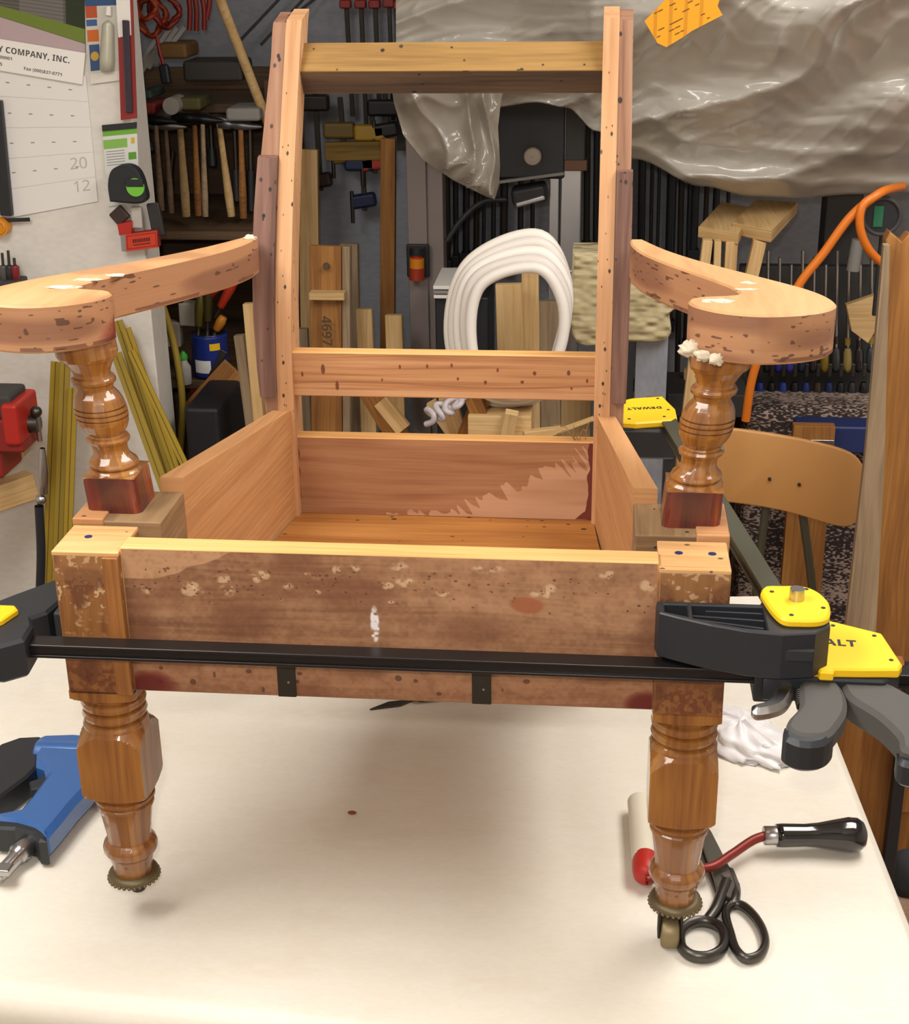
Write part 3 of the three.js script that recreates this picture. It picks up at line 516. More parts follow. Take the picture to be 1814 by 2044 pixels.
  part(hd, 'release_lever', grip([[0.352, 0.044], [0.366, 0.046], [0.360, 0.066], [0.350, 0.078], [0.330, 0.084], [0.327, 0.074], [0.341, 0.066]], 0.333, 0.346, 0.25), M.steel, 'silver release lever');
  const sp = []; for (let i = 0; i < 7; i++) sp.push(new THREE.TorusGeometry(0.0055, 0.0011, 6, 14).rotateX(Math.PI / 2).rotateX(Math.PI / 2).translate(0.371, 0.336, 0.05 + i * 0.0034));
  part(hd, 'spring', sp, M.darkSteel);
}
{
  // clamp running front to back along the right side
  const A = V(0.262, 0.385, -0.66), B = V(0.371, 0.385, 0.02), dir = B.clone().sub(A).normalize();
  const t = thing('bar_clamp', 'yellow and black bar clamp running back along the chair side under the arm', 'clamp', V(0.32, 0.353, -0.3));
  part(t, 'bar', [bar(A, B, 0.020, 0.003, 0.0008, V(0, 1, 0)).translate(0, 0.0055, 0), bar(A, B, 0.015, 0.010, 0.0006, V(0, 1, 0)), bar(A, B, 0.020, 0.003, 0.0008, V(0, 1, 0)).translate(0, -0.0055, 0)], M.barOlive, 'olive-grey steel bar');
  const outer = [[0.2455, 0.0025], [0.2445, 0.012], [0.247, 0.026], [0.262, 0.034], [0.29, 0.047], [0.32, 0.057], [0.35, 0.061], [0.378, 0.056], [0.392, 0.042], [0.394, 0.008], [0.388, -0.018], [0.345, -0.022], [0.336, 0.0025]];
  const h1 = [[0.252, 0.008], [0.252, 0.023], [0.272, 0.032], [0.272, 0.008]], h2 = [[0.276, 0.008], [0.276, 0.034], [0.296, 0.043], [0.318, 0.050], [0.338, 0.053], [0.338, 0.008]];
  const fj = part(t, 'fixed_jaw', [slab(outer, 0.368, 0.4115, 0.0012, [h1, h2]), slab(outer.map(([x, z]) => [0.318 + (x - 0.318) * 0.95, 0.022 + (z - 0.022) * 0.9]), 0.372, 0.392, 0)], M.black);
  for (const [[ax, az], [bx2, bz]] of [[[0.274, 0.022], [0.338, 0.028]], [[0.288, 0.012], [0.338, 0.014]], [[0.276, 0.029], [0.336, 0.043]]]) part(fj, 'rib', bar(V(ax, 0.397, az), V(bx2, 0.397, bz), 0.0024, 0.022, 0.0005, V(0, 1, 0)), M.black);
  part(fj, 'jaw_slot', bx(0.352, 0.378, 0.385, 0.397, 0.055, 0.0605, 0.002), M.blackSoft);
  const cap = part(fj, 'jaw_cap', slab(smooth([[0.337, -0.006], [0.342, -0.02], [0.356, -0.0225], [0.376, -0.0225], [0.388, -0.012], [0.3945, 0.008], [0.392, 0.034], [0.383, 0.045], [0.366, 0.0475], [0.351, 0.045], [0.343, 0.025]], 70), 0.411, 0.419, 0.002), M.yellow, 'yellow plastic cap');
  part(cap, 'bolt', [rod(V(0.367, 0.418, 0.006), V(0.367, 0.4295, 0.006), 0.0068, 0.0064, 18)], M.steel, 'silver bolt');
  part(cap, 'screw', screwsAt([[0.347, -0.008], [0.378, -0.0155], [0.388, 0.022], [0.359, 0.038]], 0.419), M.blackSoft);
  const hd = part(t, 'sliding_head', slab([[0.214, -0.545], [0.285, -0.545], [0.29, -0.60], [0.28, -0.65], [0.225, -0.64]], 0.345, 0.384, 0.003), M.black);
  part(hd, 'jaw_pad', bx(0.2, 0.235, 0.352, 0.386, -0.565, -0.546, 0.003), M.blackSoft);
  const pl = part(hd, 'side_plate', slab([[0.2175, -0.548], [0.216, -0.595], [0.224, -0.640], [0.232, -0.646], [0.273, -0.658], [0.287, -0.608], [0.288, -0.572], [0.281, -0.558], [0.236, -0.546]], 0.384, 0.393, 0.002), M.yellow, 'yellow plastic side plate with upside-down lettering');
  part(pl, 'lettering', letters('DEWALT', 0.0085, 0.2475, 0.3929, -0.604, Math.PI + 0.2), M.black);
  part(pl, 'screw', screwsAt([[0.228, -0.56], [0.272, -0.572], [0.278, -0.6], [0.266, -0.646]], 0.393), M.blackSoft);
  t.position.y -= 0.0125;
}

// ------------------------------------------------------------------ tools on the table
{
  // crank-handled seam roller
  const y = 0.016, t = thing('hand_roller', 'hand roller with black handle, bent red rod and white roll lying behind the front leg', 'tool', V(0.36, 0, -0.18));
  const R0 = V(0.2475, 0.0165, -0.262), R1 = V(0.252, 0.0165, -0.132);
  part(t, 'roll', lathe(R0, R1, [[0, 0.001], [0.0, 0.010], [0.004, 0.0135], [0.13, 0.014], [0.13, 0.001]], 28), mat(0xd9d2bf, 0.6), 'off-white roll');
  part(t, 'end_cap', lathe(V(0.252, 0.0165, -0.148), V(0.2528, 0.0165, -0.108), [[0, 0.0142], [0.018, 0.0148], [0.028, 0.0135], [0.034, 0.009], [0.035, 0.001]], 28), M.red, 'red end of the roll');
  part(t, 'rod', tube([V(0.2525, 0.0165, -0.11), V(0.27, 0.0175, -0.118), V(0.30, 0.020, -0.128), V(0.322, 0.021, -0.133), V(0.345, 0.0225, -0.155), V(0.372, 0.024, -0.183), V(0.39, 0.024, -0.194)], 0.0052, 50, 10), mat(0x7d2a22, 0.4, { metalness: 0.4 }), 'bent red rod');
  const H0 = V(0.383, 0.0235, -0.192), H1 = V(0.494, 0.021, -0.206);
  part(t, 'ferrule', lathe(H0, H1, [[0, 0.002], [0, 0.0105], [0.0145, 0.0105]], 20), M.steel, 'polished steel ferrule');
  part(t, 'handle', lathe(H0, H1, [[0.0135, 0.005], [0.0135, 0.0125], [0.02, 0.0132], [0.045, 0.0125], [0.06, 0.0137], [0.08, 0.0172], [0.094, 0.0195], [0.104, 0.0186], [0.110, 0.0145], [0.1128, 0.008], [0.1135, 0.0001]], 32), M.blackGloss, 'shiny black handle');
}
{
  const t = thing('scissors', 'heavy old dark steel shears beside the right front leg caster', 'scissors', V(0.335, 0, -0.08));
  const P = (u, v, y = 0.006) => onY(u, v, y);
  const ringL = [[1358, 1880], [1362, 1856], [1385, 1841], [1412, 1840], [1438, 1852], [1446, 1874], [1438, 1897], [1412, 1910], [1382, 1908], [1364, 1896]].map(([u, v]) => P(u, v, 0.007));
  const ringR = [[1449, 1820], [1462, 1806], [1480, 1808], [1504, 1828], [1522, 1858], [1526, 1888], [1512, 1909], [1488, 1914], [1470, 1898], [1458, 1865]].map(([u, v]) => P(u, v, 0.006));
  const flat = g => { const p = g.attributes.position; let m = 1e9; for (let i = 0; i < p.count; i++) m = Math.min(m, p.getY(i)); for (let i = 0; i < p.count; i++) p.setY(i, 0.0004 + (p.getY(i) - m) * 1.25); g.computeVertexNormals(); return g; };
  part(t, 'finger_loop', flat(tube(ringL, 0.0052, 60, 10, true)), M.darkSteel, 'black finger loop');
  part(t, 'thumb_loop', flat(tube(ringR, 0.0046, 60, 10, true)), M.darkSteel);
  part(t, 'shank', [tube([P(1412, 1838), P(1428, 1815, 0.008), P(1440, 1785, 0.009), P(1450, 1760, 0.009)], 0.0062, 20, 10), tube([P(1460, 1808), P(1466, 1795, 0.007), P(1467, 1775, 0.006), P(1455, 1740, 0.006)], 0.0058, 20, 10)], M.darkSteel);
  const outline = px => px.map(([u, v]) => { const q = onY(u, v, 0.008); return [q.x, q.z]; });
  part(t, 'upper_blade', slab(outline([[1432, 1785], [1420, 1745], [1404, 1700], [1392, 1640], [1398, 1632], [1420, 1665], [1452, 1728], [1476, 1768], [1478, 1782], [1462, 1800]]), 0.0065, 0.0115, 0.001), mat(0x6a675f, 0.38, { metalness: 0.7 }));
  part(t, 'lower_blade', slab(outline([[1428, 1778], [1405, 1720], [1372, 1630], [1378, 1622], [1415, 1680], [1455, 1760], [1455, 1790]]), 0.001, 0.0064, 0.001), M.darkSteel);
  const pv = onY(1449, 1748, 0.012); part(t, 'pivot_screw', rod(pv.clone().setY(0.009), pv.clone().setY(0.0135), 0.0052, 0.0046, 14), M.steel);
}
{
  // pneumatic stapler at the left edge
  const t = thing('air_stapler', 'blue and black pneumatic stapler lying on the table at the left front leg', 'tool', V(-0.44, 0, -0.19));
  const o = (px, y) => px.map(([u, v]) => { const q = onY(u, v, y); return [q.x, q.z]; });
  part(t, 'body', toCreasedNormals(slab(o([[72, 1482], [90, 1474], [150, 1472], [205, 1476], [218, 1500], [205, 1545], [180, 1580], [150, 1612], [118, 1652], [98, 1675], [85, 1680], [70, 1664], [40, 1652], [-10, 1648], [-10, 1632], [40, 1622], [62, 1596], [92, 1556], [88, 1540], [72, 1534]], 0.032), 0.006, 0.040, 0.007), 0.6), M.blue, 'blue painted body');
  part(t, 'nose', slab(o([[0, 1490], [40, 1476], [82, 1474], [82, 1500], [74, 1535], [55, 1555], [-5, 1600], [-40, 1600], [-40, 1540]], 0.03), 0.001, 0.034, 0.003), M.black, 'black magazine and nose');
  part(t, 'trigger', slab(o([[100, 1530], [112, 1520], [98, 1556], [82, 1575], [62, 1578], [58, 1562], [78, 1556]], 0.03), 0.012, 0.032, 0.002), M.blackSoft);
  part(t, 'barrel', lathe(onY(74, 1506, 0.024), onY(214, 1512, 0.024), [[0, 0.001], [0, 0.016], [0.003, 0.0185], [0.06, 0.0185], [0.063, 0.016], [0.063, 0.001]], 28), M.blue, 'round blue barrel');
  part(t, 'base_rim', slab(o([[-10, 1646], [40, 1650], [74, 1660], [92, 1672], [95, 1688], [78, 1688], [68, 1674], [30, 1664], [-10, 1662]], 0.03), 0.003, 0.037, 0.003), M.black);
  const a = onY(76, 1664, 0.02), b = onY(-6, 1752, 0.014), L = a.distanceTo(b);
  part(t, 'seal_ring', lathe(a, b, [[0, 0.001], [0, 0.0125], [0.006, 0.0125], [0.006, 0.001]], 18), M.red, 'red seal ring');
  const fit = part(t, 'air_fitting', lathe(a, b, [[0.005, 0.001], [0.005, 0.0105], [0.014, 0.0115], [0.016, 0.0098], [0.022, 0.012], [0.036, 0.0125], [0.037, 0.0105], [0.042, 0.0105], [0.044, 0.0085], [L, 0.008], [L, 0.001]], 20), M.steel, 'chrome air hose fitting');
  part(fit, 'lock_tab', bx(b.x - 0.001, b.x + 0.016, 0.018, 0.026, b.z - 0.012, b.z + 0.004, 0.002), M.steel);
}
{
  // crumpled white plastic bag
  const c = onY(1478, 1480, 0), g = new THREE.SphereGeometry(1, 48, 32), p = g.attributes.position;
  for (let i = 0; i < p.count; i++) {
    const x = p.getX(i), y = p.getY(i), z = p.getZ(i), a = Math.atan2(z, x);
    const k = 1 + 0.30 * (pn(a * 3 + 10, y * 3 + 5, 97, 97, 51) - 0.5) + 0.22 * (pn(a * 9 + 30, y * 8 + 9, 97, 97, 52) - 0.5);
    const xx = x * 0.062 * k + (x > 0.6 ? (x - 0.6) * 0.03 : 0), zz = z * 0.058 * k;
    p.setXYZ(i, xx, Math.max(0, (y + 0.15) * 0.024 * k), zz + xx * 0.5);
  }
  g.computeVertexNormals(); g.translate(c.x - 0.002, 0.0006, c.z - 0.005);
  solo('plastic_bag', 'crumpled thin white plastic bag on the table beside the right leg', 'bag', g, mat(0xf1eff0, 0.4, { transmission: 0.12, sheen: 0.2 }));
}
{
  const a = onY(738, 1416, 0.002), b = onY(775, 1400, 0.003), c = onY(830, 1394, 0.003), d = onY(800, 1408, 0.002);
  const t = thing('knife', 'thin steel knife lying on the table under the back of the chair', 'knife', V(c.x, 0, c.z));
  part(t, 'blade', slab([[a.x, a.z], [d.x, d.z], [c.x, c.z], [b.x, b.z]].reverse(), 0.0005, 0.003, 0.0004), M.darkSteel);
  part(t, 'handle', bar(c.clone().setY(0.008), c.clone().add(V(0.095, 0.006, -0.03)).setY(0.008), 0.02, 0.014, 0.004, V(0, 1, 0)), M.black);
}
{
  const q = onY(702, 1625, 0), g = new THREE.IcosahedronGeometry(0.004, 1); const p = g.attributes.position; for (let i = 0; i < p.count; i++) p.setXYZ(i, p.getX(i) * 1.3 + 0.001 * hsh(i, 1, 3), p.getY(i) * 0.5, p.getZ(i) * 0.8); g.computeVertexNormals(); g.translate(q.x, 0.002, q.z);
  solo('wood_chip', 'tiny reddish wood chip alone on the white table top', 'chip', g, mat(0x8a4a2c, 0.9));
}

// ------------------------------------------------------------------ background: the white wall stub at the left
const printed = (w, h, draw, rough = 0.75) => new THREE.MeshPhysicalMaterial({ map: canvasTex(w, h, draw), roughness: rough });
const floorAt = (A, B) => { const t = (FLOOR - A.y) / (B.y - A.y); return A.clone().lerp(B, t); };   // run a leaning line down to the floor
{
  const t = thing('wall_calendar', 'paper wall calendar with a landscape picture hanging on the white wall', 'calendar', up(80, 430, PZ));
  const z = PZ + 0.004;
  part(t, 'page', sheet([[-95, 110], [171, 152], [195, 402], [-75, 452]], z, 0.003), printed(512, 512, (x, w, h) => {
    x.fillStyle = '#e9e6e2'; x.fillRect(0, 0, w, h); x.strokeStyle = '#b9b6b4'; x.lineWidth = 1.5;
    for (let i = 1; i < 5; i++) { x.beginPath(); x.moveTo(0, h * i / 5 + 10); x.lineTo(w, h * i / 5); x.stroke(); }
    x.fillStyle = '#8f8c8c'; for (let i = 0; i < 4; i++) for (let k = 0; k < 4; k++) x.fillRect(200 + k * 80, 60 + i * 100, 14, 4);
    x.fillStyle = '#bab8b8'; x.font = '62px sans-serif'; x.fillText('20', 420, 370); x.fillText('12', 424, 462);
  }), 'white calendar page with year 20 12');
  part(t, 'header_strip', sheet([[-95, 62], [170, 106], [164, 170], [-95, 126]], z + 0.004, 0.002), printed(768, 192, (x, w, h) => {
    x.fillStyle = '#efece6'; x.fillRect(0, 0, w, h); x.fillStyle = '#4a484c'; x.font = 'bold 50px sans-serif'; x.fillText('Y COMPANY, INC.', 266, 76);
    x.font = 'bold 27px sans-serif'; x.fillText('es, NV 00001', 190, 116); x.fillText('0005', 235, 158); x.fillText('Fax (000)837-0771', 420, 160);
    x.fillStyle = '#b9b5b0'; x.fillRect(0, h - 5, w, 5);
  }), 'white header strip printed with a company name');
  part(t, 'picture', sheet([[-95, -120], [166, -90], [170, 106], [-95, 62]], z, 0.003), printed(512, 400, (x, w, h) => {
    x.fillStyle = '#4d4a44'; x.fillRect(0, 0, w, h); x.fillStyle = '#6d6a66'; x.fillRect(260, 0, 170, 300);
    for (let i = 0; i < 26; i++) { x.fillStyle = i % 2 ? '#5d5852' : '#75706c'; x.fillRect(180, 90 + i * 8, 260, 3); }
    x.fillStyle = '#26301a'; x.fillRect(440, 80, 72, 230);
    x.fillStyle = '#6d8030'; x.beginPath(); x.moveTo(0, 230); x.lineTo(512, 300); x.lineTo(512, 360); x.lineTo(0, 270); x.fill();
    x.fillStyle = '#b7a3a6'; x.beginPath(); x.moveTo(0, 272); x.lineTo(512, 362); x.lineTo(512, 400); x.lineTo(0, 400); x.fill();
  }), 'landscape photo with a green lawn');
}
{
  const t = thing('try_square', 'black try square hanging on the wall over the calendar edge', 'square', up(20, 430, PZ + 0.01));
  part(t, 'stock', bar(up(-8, 200, PZ + 0.014), up(14, 430, PZ + 0.014), 0.024, 0.014), M.black);
  part(t, 'blade', bar(up(2, 440, PZ + 0.014), up(60, 438, PZ + 0.014), 0.008, 0.003), M.blackSoft);
  const c = up(2, 452, PZ + 0.015); solo('tape_disc', 'round orange-yellow tape roll hung below the try square', 'tape', [rod(c.clone().add(V(0, 0, -0.012)), c.clone().add(V(0, 0, 0.012)), 0.0185, 0.0185, 26), new THREE.TorusGeometry(0.012, 0.003, 8, 24).translate(c.x, c.y, c.z + 0.012)], mat(0xd98d1c, 0.45));
}
{
  const t = thing('glue_pack', 'blister card holding a white glue tube, hung beside the calendar', 'package', up(205, 165, PZ));
  part(t, 'card', sheet([[165, -60], [238, -60], [243, 160], [181, 168]], PZ + 0.006, 0.003), printed(128, 384, (x, w, h) => {
    x.fillStyle = '#c9c6bd'; x.fillRect(0, 0, w, h); x.fillStyle = '#31507c'; x.fillRect(0, 0, 128, 120); x.fillStyle = '#b4502c'; x.fillRect(0, 120, 42, 40); x.fillStyle = '#3d5f8c'; x.fillRect(0, 165, 40, 22); x.fillStyle = '#c86a24'; x.fillRect(0, 200, 44, 40); x.fillStyle = '#39547e'; x.fillRect(4, 250, 40, 90);
    x.fillStyle = '#c9a04a'; x.beginPath(); x.arc(24, 290, 16, 0, 7); x.fill(); x.fillStyle = '#dedad0'; x.fillRect(0, 350, 128, 34);
  }), 'printed card');
  const a = up(213, 140, PZ + 0.012), b = up(216, 28, PZ + 0.012);
  const tb = part(t, 'tube', lathe(a, b, [[0, 0.001], [0, 0.014], [0.02, 0.0145], [0.085, 0.011], [0.092, 0.004]].map(([q, r]) => [q, r]), 16).scale(1, 1, 1), mat(0xb9b7a4, 0.35, { metalness: 0.2 }), 'white glue tube');
  part(tb, 'tube_cap', rod(up(216, 30, PZ + 0.012), up(217, 12, PZ + 0.012), 0.006, 0.005), M.white);
}
{
  const t = thing('knife_pack', 'narrow red-edged package with a dark blade, hung beside the glue card', 'package', up(256, 240, PZ));
  part(t, 'card', sheet([[232, -20], [264, -20], [273, 236], [241, 240]], PZ + 0.012, 0.003), M.redDull, 'red card');
  part(t, 'top_flap', sheet([[230, -30], [258, -30], [262, 70], [236, 75]], PZ + 0.0125, 0.003), M.white);
  part(t, 'blade', bar(up(258, 225, PZ + 0.016), up(251, 40, PZ + 0.016), 0.014, 0.006, 0.002), mat(0x241f33, 0.2, { clearcoat: 1 }), 'dark glossy blade');
}
{
  const t = thing('label_card', 'white and green printed card hanging behind the tape measure', 'card', up(240, 415, PZ));
  part(t, 'card', sheet([[204, 258], [273, 252], [279, 404], [216, 412]], PZ + 0.005, 0.002), printed(128, 256, (x, w, h) => {
    x.fillStyle = '#d9dad6'; x.fillRect(0, 0, w, h); x.fillStyle = '#6fae3c'; x.fillRect(0, 0, w, 24); x.fillStyle = '#85b858'; x.fillRect(0, 36, 90, 30); x.fillStyle = '#5d9a36'; x.fillRect(92, 84, 30, 24); x.fillStyle = '#cfb23c'; x.fillRect(104, 36, 14, 20);
    x.fillStyle = '#6b6b6b'; for (let i = 0; i < 6; i++) x.fillRect(8, 74 + i * 9, 70, 2);
  }));
  part(t, 'hanger', sheet([[203, 250], [272, 244], [272, 256], [204, 262]], PZ + 0.008, 0.004), M.black);
}
{
  const c = up(255, 366, PZ + 0.032), t = thing('tape_measure', 'black tape measure with a green label clipped on the white wall', 'tape measure', up(255, 408, PZ + 0.03));
  const w = 0.036; const sh = [[-w, -w * .95], [w * .9, -w], [w, -w * .1], [w * .72, w * .75], [w * .1, w * 1.05], [-w * .7, w * .8], [-w * 1.02, 0]];
  const g = slab(smooth(sh.map(([x, y]) => [x, -y]), 40), -0.016, 0.016, 0.004).rotateX(Math.PI / 2).translate(c.x, c.y, c.z);
  part(t, 'case', toCreasedNormals(clean(g), 0.6), M.blackSoft);
  const k = up(270, 374, PZ + 0.05); part(t, 'label_disc', rod(k.clone().add(V(0, 0, -0.004)), k.clone().add(V(0, 0, 0.0015)), 0.018, 0.018, 24), mat(0x6fc23a, 0.5), 'bright green label');
  part(t, 'label_band', bx(k.x - 0.017, k.x + 0.017, k.y + 0.001, k.y + 0.016, k.z - 0.003, k.z + 0.0025, 0.001), M.black);
}
for (const [i, [u0, v0, u1, v1, w, c, nm, lb]] of [[228, 440, 250, 420, 30, 0x3a2a28, 'hook_strip', 'dark metal hook strip under the tape measure'], [275, 455, 272, 412, 22, 0xb9b3aa, 'clear_packet', 'clear plastic packet hanging under the tape measure'], [318, 470, 305, 405, 26, 0x2c2a2a, 'dark_pouch', 'dark tool pouch hanging next to the clear packet']].entries()) {
  const A = up(u0, v0, PZ + 0.012), B = up(u1, v1, PZ + 0.012); solo(nm, lb, nm.split('_')[1], bar(A, B, w * mpp(A), 0.012, 0.003), mat(c, 0.4));
}
{
  const t = thing('price_tag', 'red tag box with dark print hanging low on the white wall end', 'tag', up(275, 500, PZ));
  part(t, 'box', sheet([[250, 468], [313, 460], [315, 494], [252, 502]], PZ + 0.03, 0.022), printed(128, 64, (x, w, h) => { x.fillStyle = '#c93a22'; x.fillRect(0, 0, w, h); x.strokeStyle = '#7c2013'; x.lineWidth = 3; x.strokeRect(6, 8, 116, 48); x.fillStyle = '#55160e'; for (let i = 0; i < 8; i++) x.fillRect(28 + i * 9, 22, 7, 14); x.fillRect(30, 42, 70, 4); }));
  part(t, 'red_corner', sheet([[234, 448], [262, 442], [262, 466], [238, 470]], PZ + 0.028, 0.02), M.red);
  part(t, 'metal_edge', sheet([[240, 470], [251, 468], [253, 502], [243, 502]], PZ + 0.028, 0.02), M.grey);
}
for (const [i, [u, v, c, lb]] of [[4, 505, 0x55524e, 'grey screwdriver shaft standing in the wall rack by the arm'], [16, 500, 0x2b2b2d, 'black screwdriver standing in the wall rack by the arm'], [28, 515, 0x7d1f24, 'dark red screwdriver standing in the wall rack by the arm']].entries()) {
  const A = up(u + 5, 562, PZ + 0.03), B = up(u, v, PZ + 0.03), t = thing('screwdriver', lb, 'screwdriver', A, 'screwdrivers in the wall rack');
  part(t, 'handle', lathe(A, B, [[0, 0.001], [0, 0.008], [0.03, 0.009], [0.034, 0.005]], 12), mat(c, 0.4)); part(t, 'shaft', rod(A.clone().lerp(B, 0.5), B, 0.003), M.darkSteel);
}
{
  const a = up(-30, 556, PZ + 0.03), b = up(44, 556, PZ + 0.03); solo('tool_rack', 'small dark wall rack holding screwdrivers behind the left arm', 'rack', bx(a.x, b.x, a.y - 0.06, a.y, PZ, PZ + 0.055, 0.003), M.darkGrey);
}
// bench with red vise
{
  const zz = -1.5, A = up(-220, 1062, zz + 0.12), B = up(66, 966, zz - 0.08), p = up(40, 942, zz), t = thing('side_bench', 'wooden bench edge by the white wall carrying the red vise', 'bench', V(-1.1, FLOOR, zz));
  part(t, 'bench_top', bar(A, B, 0.055, 0.05, 0.003), M.pine); part(t, 'bench_leg', grain(bx(A.x + 0.02, A.x + 0.06, FLOOR, A.y + 0.04, zz + 0.06, zz + 0.1), 'y'), M.pineGrey); part(t, 'bench_slab', grain(bx(A.x, B.x - 0.05, p.y - 0.03, p.y - 0.005, PZ + 0.002, zz - 0.06, 0.002), 'x'), M.pine);
  const y = p.y, c = up(40, 930, zz), v = thing('bench_vise', 'red and grey bench vise bolted on the wooden bench', 'vise', V(c.x - 0.04, y, zz));
  const px = (u, w) => { const k = up(u, w, zz); return k; };
  const body = (a, b, d0, d1, m, n) => { const A = px(...a), B = px(...b); return part(v, n, bx(A.x, B.x, B.y, A.y, zz - d0, zz + d1, 0.008), m); };
  body([-90, 880], [26, 940], 0.06, 0.05, M.redDull, 'base'); const bd = body([-90, 820], [66, 890], 0.05, 0.05, M.redDull, 'body'); body([-60, 775], [42, 825], 0.045, 0.045, M.darkGrey, 'anvil');
  body([20, 790], [64, 872], 0.055, 0.06, M.red, 'front_jaw'); 
  const h = px(78, 846); part(v, 'screw_boss', rod(px(58, 846), h, 0.019, 0.017), M.darkSteel); part(v, 'handle_ball', ball(px(72, 822), 0.012), M.darkSteel); part(v, 'handle', rod(px(72, 822), px(80, 880), 0.0055), M.steel);
}
{
  const z = -1.25, t = thing('air_hose', 'dark air hose with chrome couplers hanging beside the bench', 'hose', up(84, 1190, z));
  part(t, 'hose', tube([up(78, 1010, z), up(82, 1100, z), up(80, 1200, z), up(84, 1330, z), up(90, 1500, z)], 0.0085, 40, 10), M.black);
  part(t, 'coupler', lathe(up(88, 985, z), up(84, 880, z), [[0, 0.001], [0, 0.0075], [0.02, 0.0085], [0.04, 0.0095], [0.055, 0.0085], [0.07, 0.007], [0.09, 0.005]], 16), M.steel, 'chrome coupler'); part(t, 'nut', ball(up(82, 997, z), 0.0105), M.steel);
}
// yellow measuring sticks
for (const [i, [u0, v0, u1, v1, w, z]] of [[112, 722, 92, 1200, 21, -1.60], [131, 712, 112, 1200, 20, -1.585], [146, 775, 132, 1180, 18, -1.57], [235, 640, 332, 940, 20, -1.62], [252, 655, 350, 935, 18, -1.605], [232, 705, 318, 945, 22, -1.59], [262, 700, 372, 935, 16, -1.575]].entries()) {
  const A = up(u0, v0, z - 0.06), B0 = up(u1, v1, z), B = floorAt(A, B0);
  const t = thing('yardstick', i < 3 ? 'long yellow stick standing upright between vise and left arm support' : 'long yellow stick leaning aslant behind the left arm support', 'stick', B, i < 3 ? 'upright yellow sticks' : 'leaning yellow sticks');
  part(t, 'stick', bar(B, A, w * mpp(A), 0.006, 0.001), i % 2 ? M.stick : mat(0xa88c26, 0.6)); part(t, 'scale_line', bar(B, A, 0.0015, 0.0075, 0), mat(0x5f5216, 0.7), 'dark printed line');
}
solo('bent_strip', 'thin bent yellow strip curving beside the paint can', 'strip', tube([up(305, 540, -1.9), up(318, 590, -1.88), up(345, 680, -1.86), up(362, 780, -1.86), up(362, 860, -1.88), floorAt(up(362, 860, -1.88), up(352, 960, -1.9))], 0.0085, 60, 6), M.stick);

// ------------------------------------------------------------------ tool shelf behind the left arm
{
  const z = -2.35, t = thing('tool_shelf', 'dark wooden tool shelf unit crammed with hand tools behind the left arm', 'shelf', V(-0.85, FLOOR, z));
  const L = up(262, 400, z).x, R = up(560, 400, z).x;
  part(t, 'back_panel', grain(bx(L - 0.3, R, FLOOR, 0.62, RZ0, RZ0 + 0.02), 'x'), M.dim);
  for (const [v, d] of [[208, 0.10], [462, 0.26], [760, 0.34]]) { const y = up(400, v, z + d).y; part(t, 'shelf_board', grain(bx(L - 0.3, R, y - 0.02, y, RZ0 + 0.02, z + d, 0.002), 'x'), M.dim); }
  part(t, 'side_panel', grain(bx(R - 0.002, R + 0.018, FLOOR, 0.62, RZ0 + 0.02, z + 0.1), 'y'), M.dim);
}
{ // hammers hung head up in the shelf
  const zh = -2.16, z = -2.2; const H = [[358, 232, 372, 432, 15, M.pine, 0x8b8a86], [388, 240, 396, 430, 12, M.brown, 0x2b2b2b], [404, 238, 410, 432, 11, M.pineGrey, 0x222222], [436, 238, 462, 432, 14, M.pine, 0x55524e], [330, 250, 342, 425, 11, M.dim, 0x8b8a86], [310, 240, 322, 420, 12, M.dim, 0x1d1d1f], [480, 250, 486, 435, 13, M.brown, 0x77777a]];
  const lb = ['hammer with a pale wooden handle and grey head in the tool shelf', 'hammer with a brown handle and black head in the tool shelf', 'hammer with a weathered grey handle in the tool shelf', 'hammer with a slanting pale handle and dark steel head in the shelf', 'small hammer with a dark handle and bright head in the shelf', 'small hammer with a dark handle and black head beside the wall end', 'mallet with a brown handle and light steel head near the chair post'];
  H.forEach(([u0, v0, u1, v1, w, m, c], i) => {
    const zq = zh + (i % 3) * 0.045, A = up(u1, v1, zq), B = up(u0, v0, zq), t = thing('hammer', lb[i], 'hammer', A, 'hammers in the tool shelf'); const k = mpp(A);
    part(t, 'handle', lathe(A, B, [[0, 0.001], [0, w * k * 0.55], [0.05, w * k * 0.62], [A.distanceTo(B) * 0.6, w * k * 0.45], [A.distanceTo(B), w * k * 0.4]], 12), m);
    part(t, 'head', lathe(B.clone().add(V(-0.05, 0.004, 0)), B.clone().add(V(0.05, -0.004, 0)), [[0, 0.001], [0, 0.012], [0.025, 0.0125], [0.03, 0.009], [0.045, 0.012], [0.06, 0.011], [0.095, 0.004], [0.1, 0.001]], 14), mat(c, 0.35, { metalness: 0.7 }));
  });
  const Q = [[345, 300, 335, 400, 0x23262a, 'dark pliers handle among the hammers'], [420, 250, 424, 330, 0x202226, 'black file hanging among the hammers'], [468, 260, 474, 400, 0x2a2d33, 'dark steel chisel hanging among the hammers'], [498, 240, 502, 420, 0x1b1c20, 'long black wrench hanging next to the chair post'], [292, 262, 300, 300, 0x3b3f46, 'short grey wrench hanging near the wall end']];
  Q.forEach(([u0, v0, u1, v1, c, l]) => { const A = up(u0, v0, z + 0.02), B = up(u1, v1, z + 0.02), t = thing('hand_tool', l, 'tool', B); part(t, 'shank', rod(B, A, 0.006, 0.005), M.darkSteel); part(t, 'grip', rod(B, A.clone().lerp(B, 0.55), 0.011, 0.009), mat(c, 0.45)); });
}
